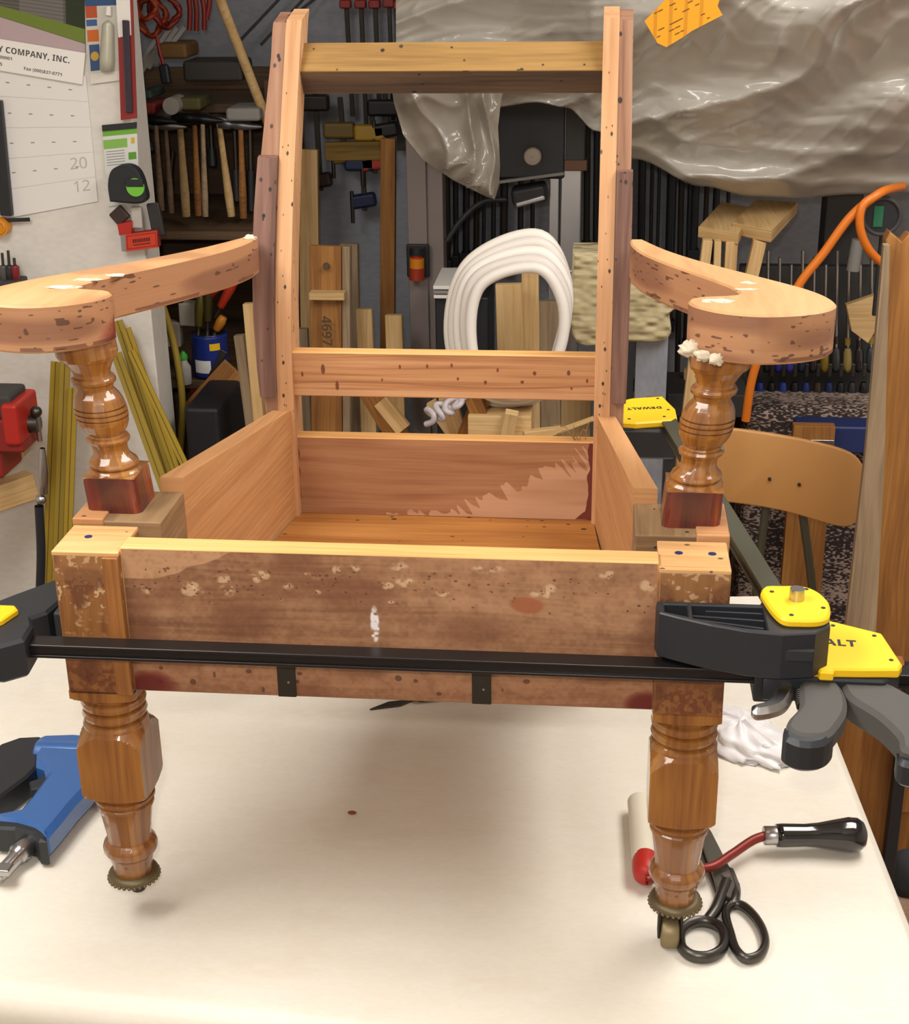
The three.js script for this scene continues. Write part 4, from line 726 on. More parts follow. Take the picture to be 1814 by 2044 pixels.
{ // cords and odd things on the upper shelf
  const z = -2.15, c0 = [[300, 32, 34], [330, 20, 30], [288, 8, 26]];
  c0.forEach(([u, v, r], i) => { const c = up(u, v, z + i * 0.02), k = mpp(c), pts = []; for (let a = 0; a < 60; a++) { const th = a / 60 * Math.PI * 6; pts.push(V(c.x + Math.cos(th) * r * k * (0.85 + 0.2 * Math.sin(a * 1.3 + i)), c.y + Math.sin(th) * r * k * (1 + 0.15 * Math.cos(a * 0.9)), c.z + 0.01 * Math.sin(a * 0.7))); } solo('cord_coil', ['large coil of orange extension cord hung above the hammers', 'smaller coil of orange cord hung beside the wooden dowel', 'loose loop of orange cord hung at the wall end'][i], 'cord', tube(pts, 0.0055, 240, 6), i === 1 ? mat(0x7a2016, 0.5) : mat(0x9a3a14, 0.5)); });
  for (const [i, [u0, v0, u1, v1]] of [[372, -30, 378, 60], [384, -30, 392, 62], [398, -30, 408, 60], [416, -30, 412, 40]].entries()) solo('strap', ['thin dark red strap hanging by the orange cords', 'dark red strap with a frayed end by the dowel', 'long red strap hanging behind the wooden dowel', 'short red strap hanging behind the dowel top'][i], 'strap', tube([up(u0, v0, z), up((u0 + u1) / 2 + 4, (v0 + v1) / 2, z), up(u1, v1, z)], 0.006, 12, 6), mat(0x7c1d14, 0.5), 'red straps');
  for (let i = 0; i < 4; i++) { const A = up(268 + i * 14, 152 - i * 8, z - 0.02), B = up(322 + i * 16, 60 - i * 2, z - 0.02); solo('white_slat', 'narrow white slat leaning in the stack under the orange cords', 'slat', bar(A, B, 9 * mpp(A), 0.008, 0.001), mat(0xa9a6a0, 0.7), 'white slats'); }
  { const a = up(326, 128, z + 0.05), b = up(312, 70, z + 0.05), t = thing('plug', 'black plug on a red cord hanging before the white slats', 'plug', up(332, 170, z + 0.05)); part(t, 'cord', tube([b, up(318, 100, z + 0.05), a], 0.004, 12, 6), M.redDull); part(t, 'body', bar(a, up(333, 168, z + 0.05), 0.022, 0.018, 0.006), M.black); }
  { const y = up(345, 212, z).y, c = up(341, 212, z + 0.06); solo('round_jar', 'pale round jar lid facing out on the upper tool shelf', 'jar', [rod(V(c.x, c.y, c.z - 0.07), V(c.x, c.y, c.z), 0.019, 0.019, 22)], mat(0x9a948c, 0.6)); }
  for (const [u, v, w, h, c, l] of [[305, 214, 26, 24, 0x7a2218, 'dull red block on the upper tool shelf'], [300, 186, 22, 20, 0x33433c, 'dark green tin on the upper tool shelf'], [385, 205, 44, 26, 0x55512a, 'olive box on the upper tool shelf'], [490, 226, 70, 26, 0x8c8a84, 'light grey planer body at the shelf end by the post'], [430, 140, 120, 40, 0x2e2a24, 'dark heap of rags on the upper tool shelf'], [350, 100, 60, 30, 0x6a4c20, 'brown handled saw block on the upper shelf']]) {
    const A = up(u, v, z), k = mpp(A); solo(l.split(' ').slice(-6).join(' ').includes('rags') ? 'rag_heap' : 'shelf_box', l, l.includes('rags') ? 'rags' : 'box', bx(A.x - w * k / 2, A.x + w * k / 2, A.y - h * k / 2, A.y + h * k / 2, z - 0.08, z + 0.03, 0.008), mat(c, 0.7)); }
  const D = up(424, -40, -2.05), E2 = up(552, 290, -2.2); solo('wooden_dowel', 'long round wooden dowel leaning aslant behind the chair post', 'dowel', rod(E2, D, 0.011, 0.011, 16), M.pine);
  for (const [a, b, c, d] of [[480, 80, 640, -90], [520, 90, 660, -60], [575, 40, 650, -20]]) solo('thin_rod', 'thin dark rod leaning on the back wall above the chair post', 'rod', rod(up(a, b, -2.5), up(c, d, -2.56), 0.0035), M.darkGrey, 'thin dark rods');
}
{ // lower shelf: cans and bottles
  const z = -2.05, ys = up(420, 752, z).y;
  const cn = up(423, 746, z), k = mpp(cn), t = thing('paint_can', 'dark blue paint can with a white label on the lower shelf', 'can', cn);
  part(t, 'can', lathe(cn, cn.clone().add(V(0, 0.105, 0)), [[0, 0.001], [0, 0.040], [0.003, 0.042], [0.09, 0.042], [0.095, 0.0435], [0.1, 0.0415], [0.097, 0.038], [0.097, 0.001]], 30), mat(0x1d2f7c, 0.35));
  part(t, 'label', new THREE.CylinderGeometry(0.0424, 0.0424, 0.03, 20, 1, false, -0.75, 1.0).translate(cn.x, cn.y + 0.028, cn.z), M.white, 'white label'); part(t, 'lid', rod(cn.clone().add(V(0, 0.098, 0)), cn.clone().add(V(0, 0.101, 0)), 0.037, 0.037, 26), M.steel); part(t, 'yellow_label', new THREE.CylinderGeometry(0.0424, 0.0424, 0.016, 12, 1, false, 0.25, 0.6).translate(cn.x, cn.y + 0.075, cn.z), M.yellow);
  const bt = up(370, 765, z + 0.05), b = thing('spray_bottle', 'white bottle with a green cap left of the paint can', 'bottle', bt); part(b, 'bottle', lathe(bt, bt.clone().add(V(0, 0.07, 0)), [[0, 0.001], [0, 0.016], [0.04, 0.016], [0.052, 0.009], [0.06, 0.008]], 16), mat(0xb9b4ae, 0.4)); part(b, 'cap', lathe(bt.clone().add(V(0, 0.058, 0)), bt.clone().add(V(0, 0.08, 0)), [[0, 0.01], [0.01, 0.0105], [0.02, 0.003]], 14), M.green);
  for (const [u, v0, v1, w, c, l, n] of [[322, 795, 680, 22, 0xb08b58, 'pale upright wood block beside the bent yellow strip', 'wood_block'], [350, 690, 640, 30, 0xa49a90, 'pinkish cardboard box on the lower shelf', 'cardboard_box'], [378, 648, 602, 34, 0xcac4b6, 'white crumpled bag on the lower shelf behind the bent strip', 'paper_bag'], [352, 602, 560, 34, 0x1b1b1d, 'black case on the lower shelf under the arm', 'black_case'], [392, 820, 770, 16, 0x9a2018, 'red tube lying by the green capped bottle', 'red_tube'], [410, 770, 700, 14, 0x1d1d20, 'black bottle standing against the paint can', 'black_bottle']]) { const A = up(u, v0, z - 0.02), B = up(u - 3, v1, z - 0.02); solo(n, l, n.split('_')[1], bar(A, B, w * mpp(A), 0.035, 0.004), mat(c, 0.6)); }
  for (const [nm, a, e, c, l] of [['grip_clamp', [472, 552], [440, 612], 0xb8341c, 'clamp with an orange-red handle hanging under the left arm'], ['pliers', [440, 560], [420, 590], 0x9a2a20, 'pliers with small dark red grips hanging under the left arm'], ['paint_brush', [446, 632], [432, 658], 0xc07a20, 'paint brush with an orange handle above the paint can'], ['paint_brush', [400, 590], [396, 650], 0x5c5218, 'paint brush with an olive handle behind the paint can'], ['chisel', [416, 545], [414, 640], 0x3f3a16, 'long chisel with a dark olive handle behind the paint can']]) { const A = up(...e, z + 0.02), B = up(...a, z + 0.02), t2 = thing(nm, l, nm.split('_').pop(), A); part(t2, 'handle', lathe(A, B, [[0, 0.001], [0, 0.009], [A.distanceTo(B) * 0.6, 0.012], [A.distanceTo(B), 0.009], [A.distanceTo(B), 0.001]], 12), mat(c, 0.45)); part(t2, 'tip', rod(A, A.clone().lerp(B, -0.35), 0.005), M.darkSteel); }
  { const A = up(385, 825, z + 0.1), B = up(448, 700, z + 0.1), t2 = thing('long_file', 'long steel file with yellow bands leaning below the paint can', 'file', A); part(t2, 'blade', bar(A, B, 0.016, 0.006), M.darkSteel); for (let i = 0; i < 3; i++) part(t2, 'band', bar(A.clone().lerp(B, 0.14 + i * 0.13), A.clone().lerp(B, 0.19 + i * 0.13), 0.018, 0.008), i % 2 ? M.cream : M.stick); }
  { const A = up(478, 745, z + 0.14), B = up(392, 838, z + 0.14); solo('slanted_board', 'brown board lying aslant below the paint can', 'board', bar(A, B, 0.09, 0.012), M.brown); }
  { const a = up(378, 800, -1.75), b = up(462, 1000, -1.75); solo('black_bin', 'black plastic bin beside the table behind the left seat rail', 'bin', bx(a.x, b.x, FLOOR, a.y, -2.0, -1.7, 0.01), mat(0x15171c, 0.6)); }
}

// ------------------------------------------------------------------ lumber standing behind the chair
const boards = [
  [615, 298, 622, 870, 40, 'pine', -2.30, 'tall pale pine board standing behind the left chair post'],
  [497, 605, 512, 860, 22, 'pine', -1.66, 'narrow pale pine offcut standing outside the left post'],
  [478, 668, 494, 860, 20, 'pineGrey', -1.70, 'grey weathered offcut standing outside the left post'],
  [604, 655, 607, 870, 22, 'pineGrey', -2.1, 'short grey board tucked beside the left post'],
  [697, 486, 702, 870, 36, 'pineGrey', -2.12, 'greyish tall board beside the plywood with pencilled numbers'],
  [727, 616, 733, 870, 32, 'pine', -1.98, 'pointed pale stake left of the dark upright post'],
  [775, 276, 772, 870, 30, 'brown', -2.25, 'dark brown upright post behind the seat back'],
  [786, 628, 790, 870, 34, 'pine', -2.0, 'cut pine stud standing in front of the dark post'],
  [1015, 566, 1022, 870, 52, 'pine', -1.62, 'wide pale plank standing behind the white hose coil'],
  [1058, 540, 1060, 870, 34, 'pine', -1.68, 'taller pale plank behind the white hose coil'],
  [1095, 600, 1098, 870, 40, 'pineGrey', -1.74, 'grey plank behind the right edge of the hose coil'],
  [1150, 760, 1148, 880, 60, 'pine', -1.82, 'broad pine panel low behind the right chair post'],
  [1215, 690, 1210, 880, 50, 'pineGrey', -1.95, 'grey panel behind the right chair post'],
  [1375, 735, 1380, 1010, 22, 'pine', -1.95, 'narrow pale stick standing behind the right arm support']
];
boards.forEach(([u0, v0, u1, v1, w, m, z, l], i) => { const A = up(u0, v0, z - 0.05), B = floorAt(A, up(u1, v1, z)); B.z = Math.min(B.z, z + 0.02); solo('lumber_board', l, 'board', bar(B, A, w * mpp(A), 0.022, 0.0015), M[m], 'lumber standing behind the chair'); });
{ // plywood with a ledge and pencilled numbers
  const z = -1.9, A = up(650, 490, z - 0.03), B = floorAt(A, up(653, 870, z)), k = mpp(A), t = thing('plywood_strip', 'tan plywood strip with a knot, a ledge and pencilled numbers', 'board', B);
  part(t, 'strip', bar(B, A, 64 * k, 0.018), M.brown); part(t, 'batten', bar(B.clone().add(V(0.045, 0, -0.01)), A.clone().add(V(0.045, -0.002, -0.01)), 16 * k, 0.03), M.pineGrey);
  const l = up(654, 590, z + 0.005); part(t, 'ledge', grain(bx(l.x - 0.04, l.x + 0.038, l.y - 0.008, l.y + 0.008, l.z - 0.02, l.z + 0.012), 'x'), M.pine);
  const c = up(655, 660, z + 0.001); const g = new TextGeometry('4697', { font: boldFont, size: 0.022, depth: 0.0006, curveSegments: 3, bevelEnabled: false }).rotateZ(-Math.PI / 2).translate(c.x - 0.012, c.y + 0.035, c.z + 0.0095);
  part(t, 'pencil_number', g, mat(0x5a4632, 0.9), 'pencilled number'); const kn = up(650, 533, z); part(t, 'knot', rod(V(kn.x, kn.y, kn.z - 0.01), V(kn.x, kn.y, kn.z - 0.004), 0.008, 0.007, 12).translate(0, 0, 0.002), M.dim);
}
{ // grey upright and the things around it
  const z = -2.2, a = up(812, 385, z), b = up(872, 385, z); solo('grey_column', 'pinkish grey painted upright behind the middle of the chair back', 'column', [grain(bx(a.x, b.x - 0.025, FLOOR, a.y + 0.5, z - 0.1, z, 0.002), 'y'), grain(bx(b.x - 0.03, b.x + 0.012, FLOOR, a.y + 0.5, z - 0.08, z - 0.012, 0.002), 'y')], mat(0x8a7f7a, 0.7));
  const c = up(832, 554, z + 0.03), t = thing('glue_bottle', 'black bottle with red and orange bands on the grey upright', 'bottle', c), k = mpp(c);
  const L = (v0, v1, r, m, n) => { const p0 = up(832, v0, z + 0.03), p1 = up(832, v1, z + 0.03); part(t, n, rod(p0, p1, r, r, 18), m); };
  L(558, 534, 0.018, mat(0xa83a20, 0.45), 'red_band'); L(534, 515, 0.0172, mat(0xe08a18, 0.45), 'orange_band'); L(515, 508, 0.013, mat(0xb8341c, 0.45), 'neck_band'); L(508, 494, 0.018, M.black, 'cap'); part(t, 'bracket', bx(c.x - 0.026, c.x + 0.028, c.y - 0.004, c.y + 0.074, z, z + 0.012, 0.003), M.black);
  const s = up(885, 560, -1.95), s2 = up(930, 592, -1.95), t2 = thing('sheet_stack', 'stack of white boards on a black box behind the hose coil', 'boards', V((s.x + s2.x) / 2, up(885, 690, -1.95).y, -2.0));
  for (let i = 0; i < 3; i++) part(t2, 'sheet', bx(s.x - 0.02, s2.x + 0.03, s2.y + i * 0.011, s2.y + 0.008 + i * 0.011, -2.1, -1.93 + i * 0.004, 0.001), i === 1 ? M.grey : M.white);
  solo('black_box', 'tall black box under the white boards behind the hose coil', 'box', bx(s.x - 0.02, s2.x + 0.05, FLOOR, s2.y - 0.001, -2.12, -1.95, 0.005), M.black);
}
// scraps in the heap under the middle rail
const scraps = [[745, 790, 800, 880, 44, 'brown', -1.55, 'tan strip leaning aslant in the scrap heap'], [800, 850, 760, 800, 30, 'pine', -1.54, 'short pale wedge in the scrap heap'], [866, 812, 905, 868, 22, 'pine', -1.52, 'pale stick lying aslant in the scrap heap'], [895, 800, 915, 868, 34, 'pine', -1.5, 'split pale board in the scrap heap'], [960, 800, 930, 870, 36, 'brown', -1.47, 'brown tapered offcut in the scrap heap'], [945, 798, 975, 872, 32, 'brown', -1.44, 'brown offcut crossing the tapered one'], [1020, 830, 1010, 880, 26, 'pine', -1.41, 'pale stud end at the foot of the planks'], [1055, 865, 1120, 858, 12, 'pine', -1.42, 'flat pale lath lying on the heap'], [1060, 880, 1185, 835, 5, 'pine', -1.4, 'thin pale lath rising toward the clamp']];
for (const [u0, v0, u1, v1, w, m, z, l] of scraps) { const A = up(u0, v0, z), B = up(u1, v1, z - 0.01); solo('wood_scrap', l, 'scrap', bar(B, A.clone().lerp(B, -0.15), w * mpp(A), 0.02, 0.001), M[m], 'wood scraps in the heap'); }
{ const a = up(715, 872, -1.5), b = up(1195, 872, -1.5), y = up(950, 900, -1.5).y, t = thing('scrap_shelf', 'low wooden shelf carrying the heap of wood scraps behind the seat', 'shelf', V((a.x + b.x) / 2, FLOOR, -1.48)); part(t, 'shelf_board', grain(bx(a.x, b.x, y - 0.02, y, -1.575, -1.38), 'x'), M.brown); for (const x of [a.x + 0.03, b.x - 0.03]) part(t, 'shelf_leg', grain(bx(x - 0.02, x + 0.02, FLOOR, y - 0.02, -1.5, -1.46), 'y'), M.brown);
  const c = up(1010, 818, -1.46); solo('wood_block', 'stubby wood block under the white hose coil', 'block', grain(bx(c.x - 0.07, c.x + 0.05, y, c.y, -1.5, -1.42), 'x'), M.pine); }
{ const pts = []; for (let i = 0; i < 26; i++) pts.push(up(850 + i * 3.2 + 12 * Math.sin(i * 1.1), 835 - i * 1.6 + 12 * Math.cos(i * 0.9), -1.42 + 0.01 * Math.sin(i))); solo('plastic_scrap', 'twisted clear plastic film caught among the wood scraps', 'plastic', tube(pts, 0.006, 90, 7), mat(0xd8d0d4, 0.25, { transmission: 0.3 })); }
{ // white hose coil: five separate turns wound together
  const z = -1.46, T = [up(1085, 480, z), up(935, 530, z), up(905, 690, z), up(960, 800, z - 0.02), up(1075, 800, z - 0.02), up(1130, 690, z), up(1138, 560, z)];
  const cx = T.reduce((s, p) => s + p.x, 0) / T.length, cy = T.reduce((s, p) => s + p.y, 0) / T.length;
  const t = thing('hose_coil', 'coil of thick white hose standing on the wood scraps behind the seat', 'hose', V(cx, T[3].y, z));
  for (let k = 0; k < 5; k++) { const s = 1 - 0.055 * k, pts = T.map((p, i) => V(cx + (p.x - cx) * s + 0.004 * Math.sin(i * 2 + k) + (k - 2) * 0.004, cy + (p.y - cy) * (s - 0.01 * k) + 0.003 * Math.cos(i * 3 + k), z + (k - 2) * 0.017)); part(t, 'turn', tube(pts, 0.0105, 90, 12, true), mat([0xece6dc, 0xe4ddd4, 0xf0ebe2, 0xded6cf, 0xe8e2da][k], 0.45)); }
}
// ------------------------------------------------------------------ clamps on the back wall
{
  const zc = RZ0 + 0.03, a = up(640, -40, zc), b = up(1500, -40, zc);
  solo('clamp_rail', 'wooden rail on the back wall carrying the hanging bar clamps', 'rail', grain(bx(a.x, b.x, a.y - 0.02, a.y + 0.03, RZ0, RZ0 + 0.03), 'x'), M.dim);
  [[690, 8, 704, 232, 9], [720, 8, 731, 250, 9], [748, 8, 757, 215, 9], [776, 6, 785, 240, 8], [797, 10, 803, 300, 20], [832, 2, 838, 200, 8], [858, 2, 862, 190, 8], [880, 0, 884, 190, 8]].forEach(([u0, v0, u1, v1, w], i) => {
    const A = up(u0, v0, zc + 0.02), B = up(u1, v1, zc + 0.02), k = mpp(A), t = thing('hanging_clamp', i === 4 ? 'wide dark bar clamp hanging among the red headed clamps' : 'slim dark bar clamp with a red head hanging on the back wall', 'clamp', B, 'red headed clamps on the back wall');
    part(t, 'bar', bar(B, A.clone().add(V(0, 0.06, 0)), w * k, 0.008), M.iron); part(t, 'head', bar(A.clone().add(V(-0.014, 0, 0.004)), A.clone().add(V(0.014, 0, 0.004)), 0.02, 0.025, 0.004), M.redDull, 'red head');
  });
  // black pipe clamps further right, their ends low
  [[893, 380, 892, 540, 16], [912, 380, 910, 530, 11], [936, 385, 930, 525, 14], [958, 390, 950, 520, 12], [972, 390, 965, 520, 8], [990, 400, 984, 540, 10], [1012, 395, 1004, 545, 16], [1042, 400, 1038, 520, 12], [1063, 400, 1062, 520, 9], [1168, 300, 1170, 505, 14], [1186, 310, 1188, 520, 12], [1276, 310, 1274, 780, 16], [1296, 318, 1290, 900, 8], [1312, 325, 1308, 640, 7], [1336, 340, 1332, 660, 20], [1352, 350, 1348, 900, 12], [1372, 360, 1368, 700, 12], [1384, 365, 1382, 520, 17], [1408, 380, 1404, 520, 10], [1426, 385, 1424, 520, 14], [1447, 395, 1444, 620, 8]].forEach(([u0, v0, u1, v1, w], i) => {
    const A0 = up(u0, v0, zc + 0.02), B = up(u1, v1, zc + 0.02), k = mpp(A0), A = V(A0.x, a.y, A0.z), t = thing('pipe_clamp', i < 9 ? 'black pipe clamp hanging on the back wall behind the plastic flap' : i < 11 ? 'black pipe clamp hanging on the wall beside the aluminium column' : 'black pipe clamp hanging on the wall right of the chair post', 'clamp', B, 'black pipe clamps on the back wall');
    part(t, 'pipe', rod(B, A, w * k * 0.5, w * k * 0.5, 10), i % 3 ? M.black : M.iron); part(t, 'end_stop', bx(B.x - w * k * 0.7, B.x + w * k * 0.7, B.y, B.y + 0.03, zc, zc + 0.035, 0.003), M.black);
  });
  // coloured quick clamps
  const q = [[628, 180, 640, 380, 0x241c18, 0x3a2c22, 'dark wooden-jawed clamp hanging left of the yellow one'], [680, 235, 690, 330, 0x6f5a22, 0x8a6f28, 'clamp with a dull yellow jaw bar on the back wall'], [722, 300, 728, 420, 0x1d2a50, 0x16224a, 'clamp with a dark blue body hanging below the yellow one'], [742, 240, 748, 345, 0xb08a24, 0xb63a22, 'clamp with yellow and red jaws beside the brown post'], [768, 190, 772, 280, 0x17181c, 0x17181c, 'black clamp with a wide head beside the brown post']];
  for (const [u0, v0, u1, v1, c1, c2, l] of q) { const z = zc + 0.07, A = up(u0, v0, z), B = up(u1, v1, z), t = thing('quick_clamp', l, 'clamp', B, 'coloured clamps on the back wall'); part(t, 'bar', bar(B, A.clone().add(V(0, 0.05, 0)), 0.013, 0.007), M.iron); part(t, 'upper_jaw', bar(A.clone().add(V(-0.045, -0.03, 0)), A.clone().add(V(0.035, -0.03, 0)), 0.04, 0.03, 0.008), mat(c1, 0.5)); part(t, 'lower_jaw', bar(B.clone().add(V(-0.035, 0.02, 0)), B.clone().add(V(0.03, 0.03, 0)), 0.035, 0.03, 0.008), mat(c2, 0.5)); part(t, 'screw', rod(B.clone().add(V(-0.03, 0.05, 0.01)), B.clone().add(V(-0.03, -0.03, 0.01)), 0.005), M.darkSteel); }
  { const z = zc + 0.08, A = up(650, 302, z), B = up(760, 300, z); solo('yellow_batten', 'dull yellow wooden batten across the hanging clamps', 'batten', bar(A, B, 0.045, 0.02), wood(0x6b5220, 0x876a2c, 0x9c7f3c)); }
}

// ------------------------------------------------------------------ covered machine and plastic sheet
{
  const z = -2.05, t = thing('drill_press', 'black machine head on an aluminium column under the plastic sheet', 'machine', V(up(1130, 400, z).x, FLOOR, z));
  const a = up(960, 175, z), b = up(1128, 358, z); part(t, 'head', bx(a.x, b.x, b.y, a.y + 0.25, z - 0.2, z, 0.006), M.black);
  part(t, 'head_edge', bar(up(930, 372, z + 0.004), up(1126, 346, z + 0.004), 0.007, 0.01), M.grey);
  const k = up(1064, 309, z), kb = part(t, 'knob', lathe(k.clone(), k.clone().add(V(0, 0, 0.03)), [[0, 0.012], [0.01, 0.019], [0.025, 0.0195], [0.03, 0.016], [0.03, 0.001]], 24), mat(0xb0a496, 0.5), 'pale round knob');
  const c0 = up(1096, 360, z).x, c1 = up(1160, 360, z).x;
  part(t, 'column', [bx(c0, c0 + 0.022, FLOOR, 0.75, z - 0.06, z - 0.01, 0.003), bx(c0 + 0.026, c1, FLOOR, 0.75, z - 0.055, z - 0.002, 0.003)], M.alu, 'aluminium column');
  part(t, 'column_cover', bx(up(1128, 300, z).x, up(1168, 300, z).x, up(1140, 335, z).y, 0.76, z - 0.05, z + 0.008, 0.004), M.darkGrey);
  part(t, 'bracket', bx(up(1126, 335, z).x, up(1172, 335, z).x, up(1140, 340, z).y, up(1140, 318, z).y, z - 0.03, z + 0.012, 0.003), mat(0x6a4a38, 0.6));
  const l0 = up(1022, 392, z), l1 = up(1092, 380, z), lp = part(t, 'lamp_hood', bar(l0, l1, 0.04, 0.06, 0.01), M.black); part(lp, 'lens', bar(up(1030, 408, z + 0.02), up(1088, 392, z + 0.02), 0.012, 0.03, 0.004), M.alu);
  part(t, 'cable', tube([up(1010, 398, z + 0.03), up(965, 402, z + 0.03), up(920, 440, z + 0.03), up(892, 480, z + 0.03)], 0.006, 24, 8), M.black);
  part(t, 'chuck', lathe(up(1138, 545, z - 0.02), up(1142, 470, z - 0.02), [[0, 0.001], [0, 0.02], [0.012, 0.02], [0.014, 0.008], [0.05, 0.008], [0.06, 0.016], [0.075, 0.012], [0.09, 0.006]], 18), M.steel);
  // bulky dark shape inside the cover
  const p = up(1150, 220, -1.95), q = up(1700, 330, -1.95), t2 = thing('covered_machine', 'bulky dark machine on a stand hidden inside the clear plastic sheet', 'machine', V((p.x + q.x) / 2, FLOOR, -2.1));
  part(t2, 'housing', [bx(p.x + 0.12, q.x + 0.6, q.y + 0.11, 1.15, -2.25, -1.95, 0.05)], mat(0x6a645c, 0.8));
  part(t2, 'stand_post', bx(q.x - 0.02, q.x + 0.06, FLOOR, q.y + 0.12, -2.2, -2.12, 0.004), M.darkGrey);
}
{
  // clear plastic sheet: hem follows a hanging curve, folds radiate from the tied corner at the right
  const hem = u => { const k = [[905, 195], [985, 215], [1070, 205], [1130, 215], [1190, 262], [1265, 318], [1400, 372], [1500, 392], [1600, 396], [1700, 388], [1814, 384], [2000, 392], [2300, 380]]; if (u <= k[0][0]) return k[0][1]; for (let i = 0; i + 1 < k.length; i++) if (u <= k[i + 1][0]) { const f = (u - k[i][0]) / (k[i + 1][0] - k[i][0]); return k[i][1] + (k[i + 1][1] - k[i][1]) * f * f * (3 - 2 * f); } return 380; };
  const ridge = x => { const f = x - Math.floor(x); return 1 - Math.abs(2 * f - 1); };
  const NS = 220, NT = 120, P = [];
  for (let i = 0; i <= NS; i++) for (let j = 0; j <= NT; j++) {
    const s = i / NS, tt = j / NT;
    const left = 790 + 0, u0 = left + s * 1350;
    const t1 = (tt - 0.16) / 0.84;                         // below 0: the hem tucked under and back
    let u = u0, v = hem(u0) - Math.max(0, t1) * (hem(u0) + 330), z = -1.86 + 0.30 * Math.sin(Math.min(1, Math.max(0, t1) * 1.6) * Math.PI / 2) * Math.min(1, Math.max(0.05, (u0 - 760) / 420)) - Math.max(0, t1 - 0.6) * 0.5;
    if (t1 < 0) z -= (-t1 / 0.19) * 0.34;
    const h = hem(u) - v, wp = pn(u * 0.0045 + 3, v * 0.006 + 7, 97, 97, 71), w2 = pn(u * 0.0035 + 60, v * 0.016 + u * 0.0045 + wp * 1.5, 97, 97, 72), low = Math.max(0, 1 - h / 190);
    const f1 = ridge(v / 150 + u / 520 + wp * 1.3), f2 = ridge(h / 62 + wp * 1.7 + u / 900), f3 = ridge(v / 60 + u / 150 + wp * 3.2), g3 = Math.max(0, pn(u * 0.008 + 11, v * 0.011 + 5, 97, 97, 75) - 0.5) * 2;
    z += 0.10 * (wp - 0.5) + 0.06 * (w2 - 0.5) + 0.05 * f1 * f1 + 0.028 * f2 * f2 * low + 0.035 * Math.pow(f3, 4) * g3 + 0.012 * Math.pow(ridge(u / 70 + v / 38 + wp * 4), 6) * Math.max(0, w2 - 0.42) * 2 + 0.006 * Math.pow(ridge(v / 42 - u / 210 + w2 * 3), 5);
    const p = up(u, v, z); if (t1 < 0) p.y += (-t1 / 0.19) * 0.03; P.push(p);
  }
  const pos = [], idx = []; for (const p of P) pos.push(p.x, p.y, p.z);
  for (let i = 0; i < NS; i++) for (let j = 0; j < NT; j++) { const a = i * (NT + 1) + j, b = a + NT + 1; idx.push(a, b, b + 1, a, b + 1, a + 1); }
  const g = new THREE.BufferGeometry(); g.setAttribute('position', new THREE.Float32BufferAttribute(pos, 3)); g.setIndex(idx); g.computeVertexNormals();
  const film = mat(0xdcd7cc, 0.26, { transmission: 0.34, thickness: 0, side: THREE.DoubleSide, clearcoat: 1, clearcoatRoughness: 0.1 });
  const t = thing('plastic_sheet', 'large crumpled translucent plastic sheet draped over the machine at the back', 'plastic sheet', up(1400, 390, -1.9));
  part(t, 'sheet', g, film);
  // the tapered flap that hangs down at the left end
  const A = [], NA = 60, NB = 70; const le = [[778, 150], [786, 205], [805, 270], [845, 320], [905, 360], [965, 390], [985, 398]], re = [[1010, 150], [1000, 200], [994, 255], [996, 290], [998, 330], [996, 370], [987, 399]];
  const at = (c, f) => { const x = f * (c.length - 1), i = Math.min(c.length - 2, Math.floor(x)); return [c[i][0] + (c[i + 1][0] - c[i][0]) * (x - i), c[i][1] + (c[i + 1][1] - c[i][1]) * (x - i)]; };
  for (let i = 0; i <= NA; i++) for (let j = 0; j <= NB; j++) { const [lu, lv] = at(le, j / NB), [ru, rv] = at(re, j / NB), s = i / NA, u = lu + (ru - lu) * s, v = lv + (rv - lv) * s; const n = pn(u * 0.012, v * 0.01, 97, 97, 81), n2 = pn(u * 0.03 - v * 0.012, v * 0.012 + 30, 97, 97, 82), n3 = ridge(u / 70 - v / 210 + n * 1.6), n4 = Math.pow(ridge(v / 75 + u / 120 + n * 2.4), 4) * Math.max(0, n2 - 0.4); const p = up(u, v, -1.80 + 0.05 * Math.sin(s * Math.PI) * (1 - 0.6 * j / NB) + 0.06 * (n - 0.5) + 0.03 * (n2 - 0.5) + 0.02 * n3 * n3 + 0.03 * n4); A.push(p.x, p.y, p.z); }
  const ix = []; for (let i = 0; i < NA; i++) for (let j = 0; j < NB; j++) { const a = i * (NB + 1) + j, b = a + NB + 1; ix.push(a, a + 1, b + 1, a, b + 1, b); }
  const g2 = new THREE.BufferGeometry(); g2.setAttribute('position', new THREE.Float32BufferAttribute(A, 3)); g2.setIndex(ix); g2.computeVertexNormals();
  part(t, 'flap', g2, mat(0xa89f92, 0.28, { transmission: 0.32, thickness: 0, side: THREE.DoubleSide, clearcoat: 0.6, clearcoatRoughness: 0.1 }), 'tapered hanging flap of the sheet');
  const T = [[1286, 42], [1340, -14], [1440, -14], [1432, 12], [1442, 30], [1380, 62], [1366, 72], [1330, 94], [1312, 86]];
  const pts = T.map(([u, v]) => up(u, v, -1.475)); const sh = new THREE.Shape(pts.map(p => new THREE.Vector2(p.x, p.y)));
  const tg = clean(new THREE.ExtrudeGeometry(sh, { depth: 0.002, bevelEnabled: false })); tg.computeBoundingBox(); const bb = tg.boundingBox, pp = tg.attributes.position, uu = tg.attributes.uv; for (let i = 0; i < pp.count; i++) uu.setXY(i, (pp.getX(i) - bb.min.x) / (bb.max.x - bb.min.x), (pp.getY(i) - bb.min.y) / (bb.max.y - bb.min.y));
  tg.translate(0, 0, -1.475);
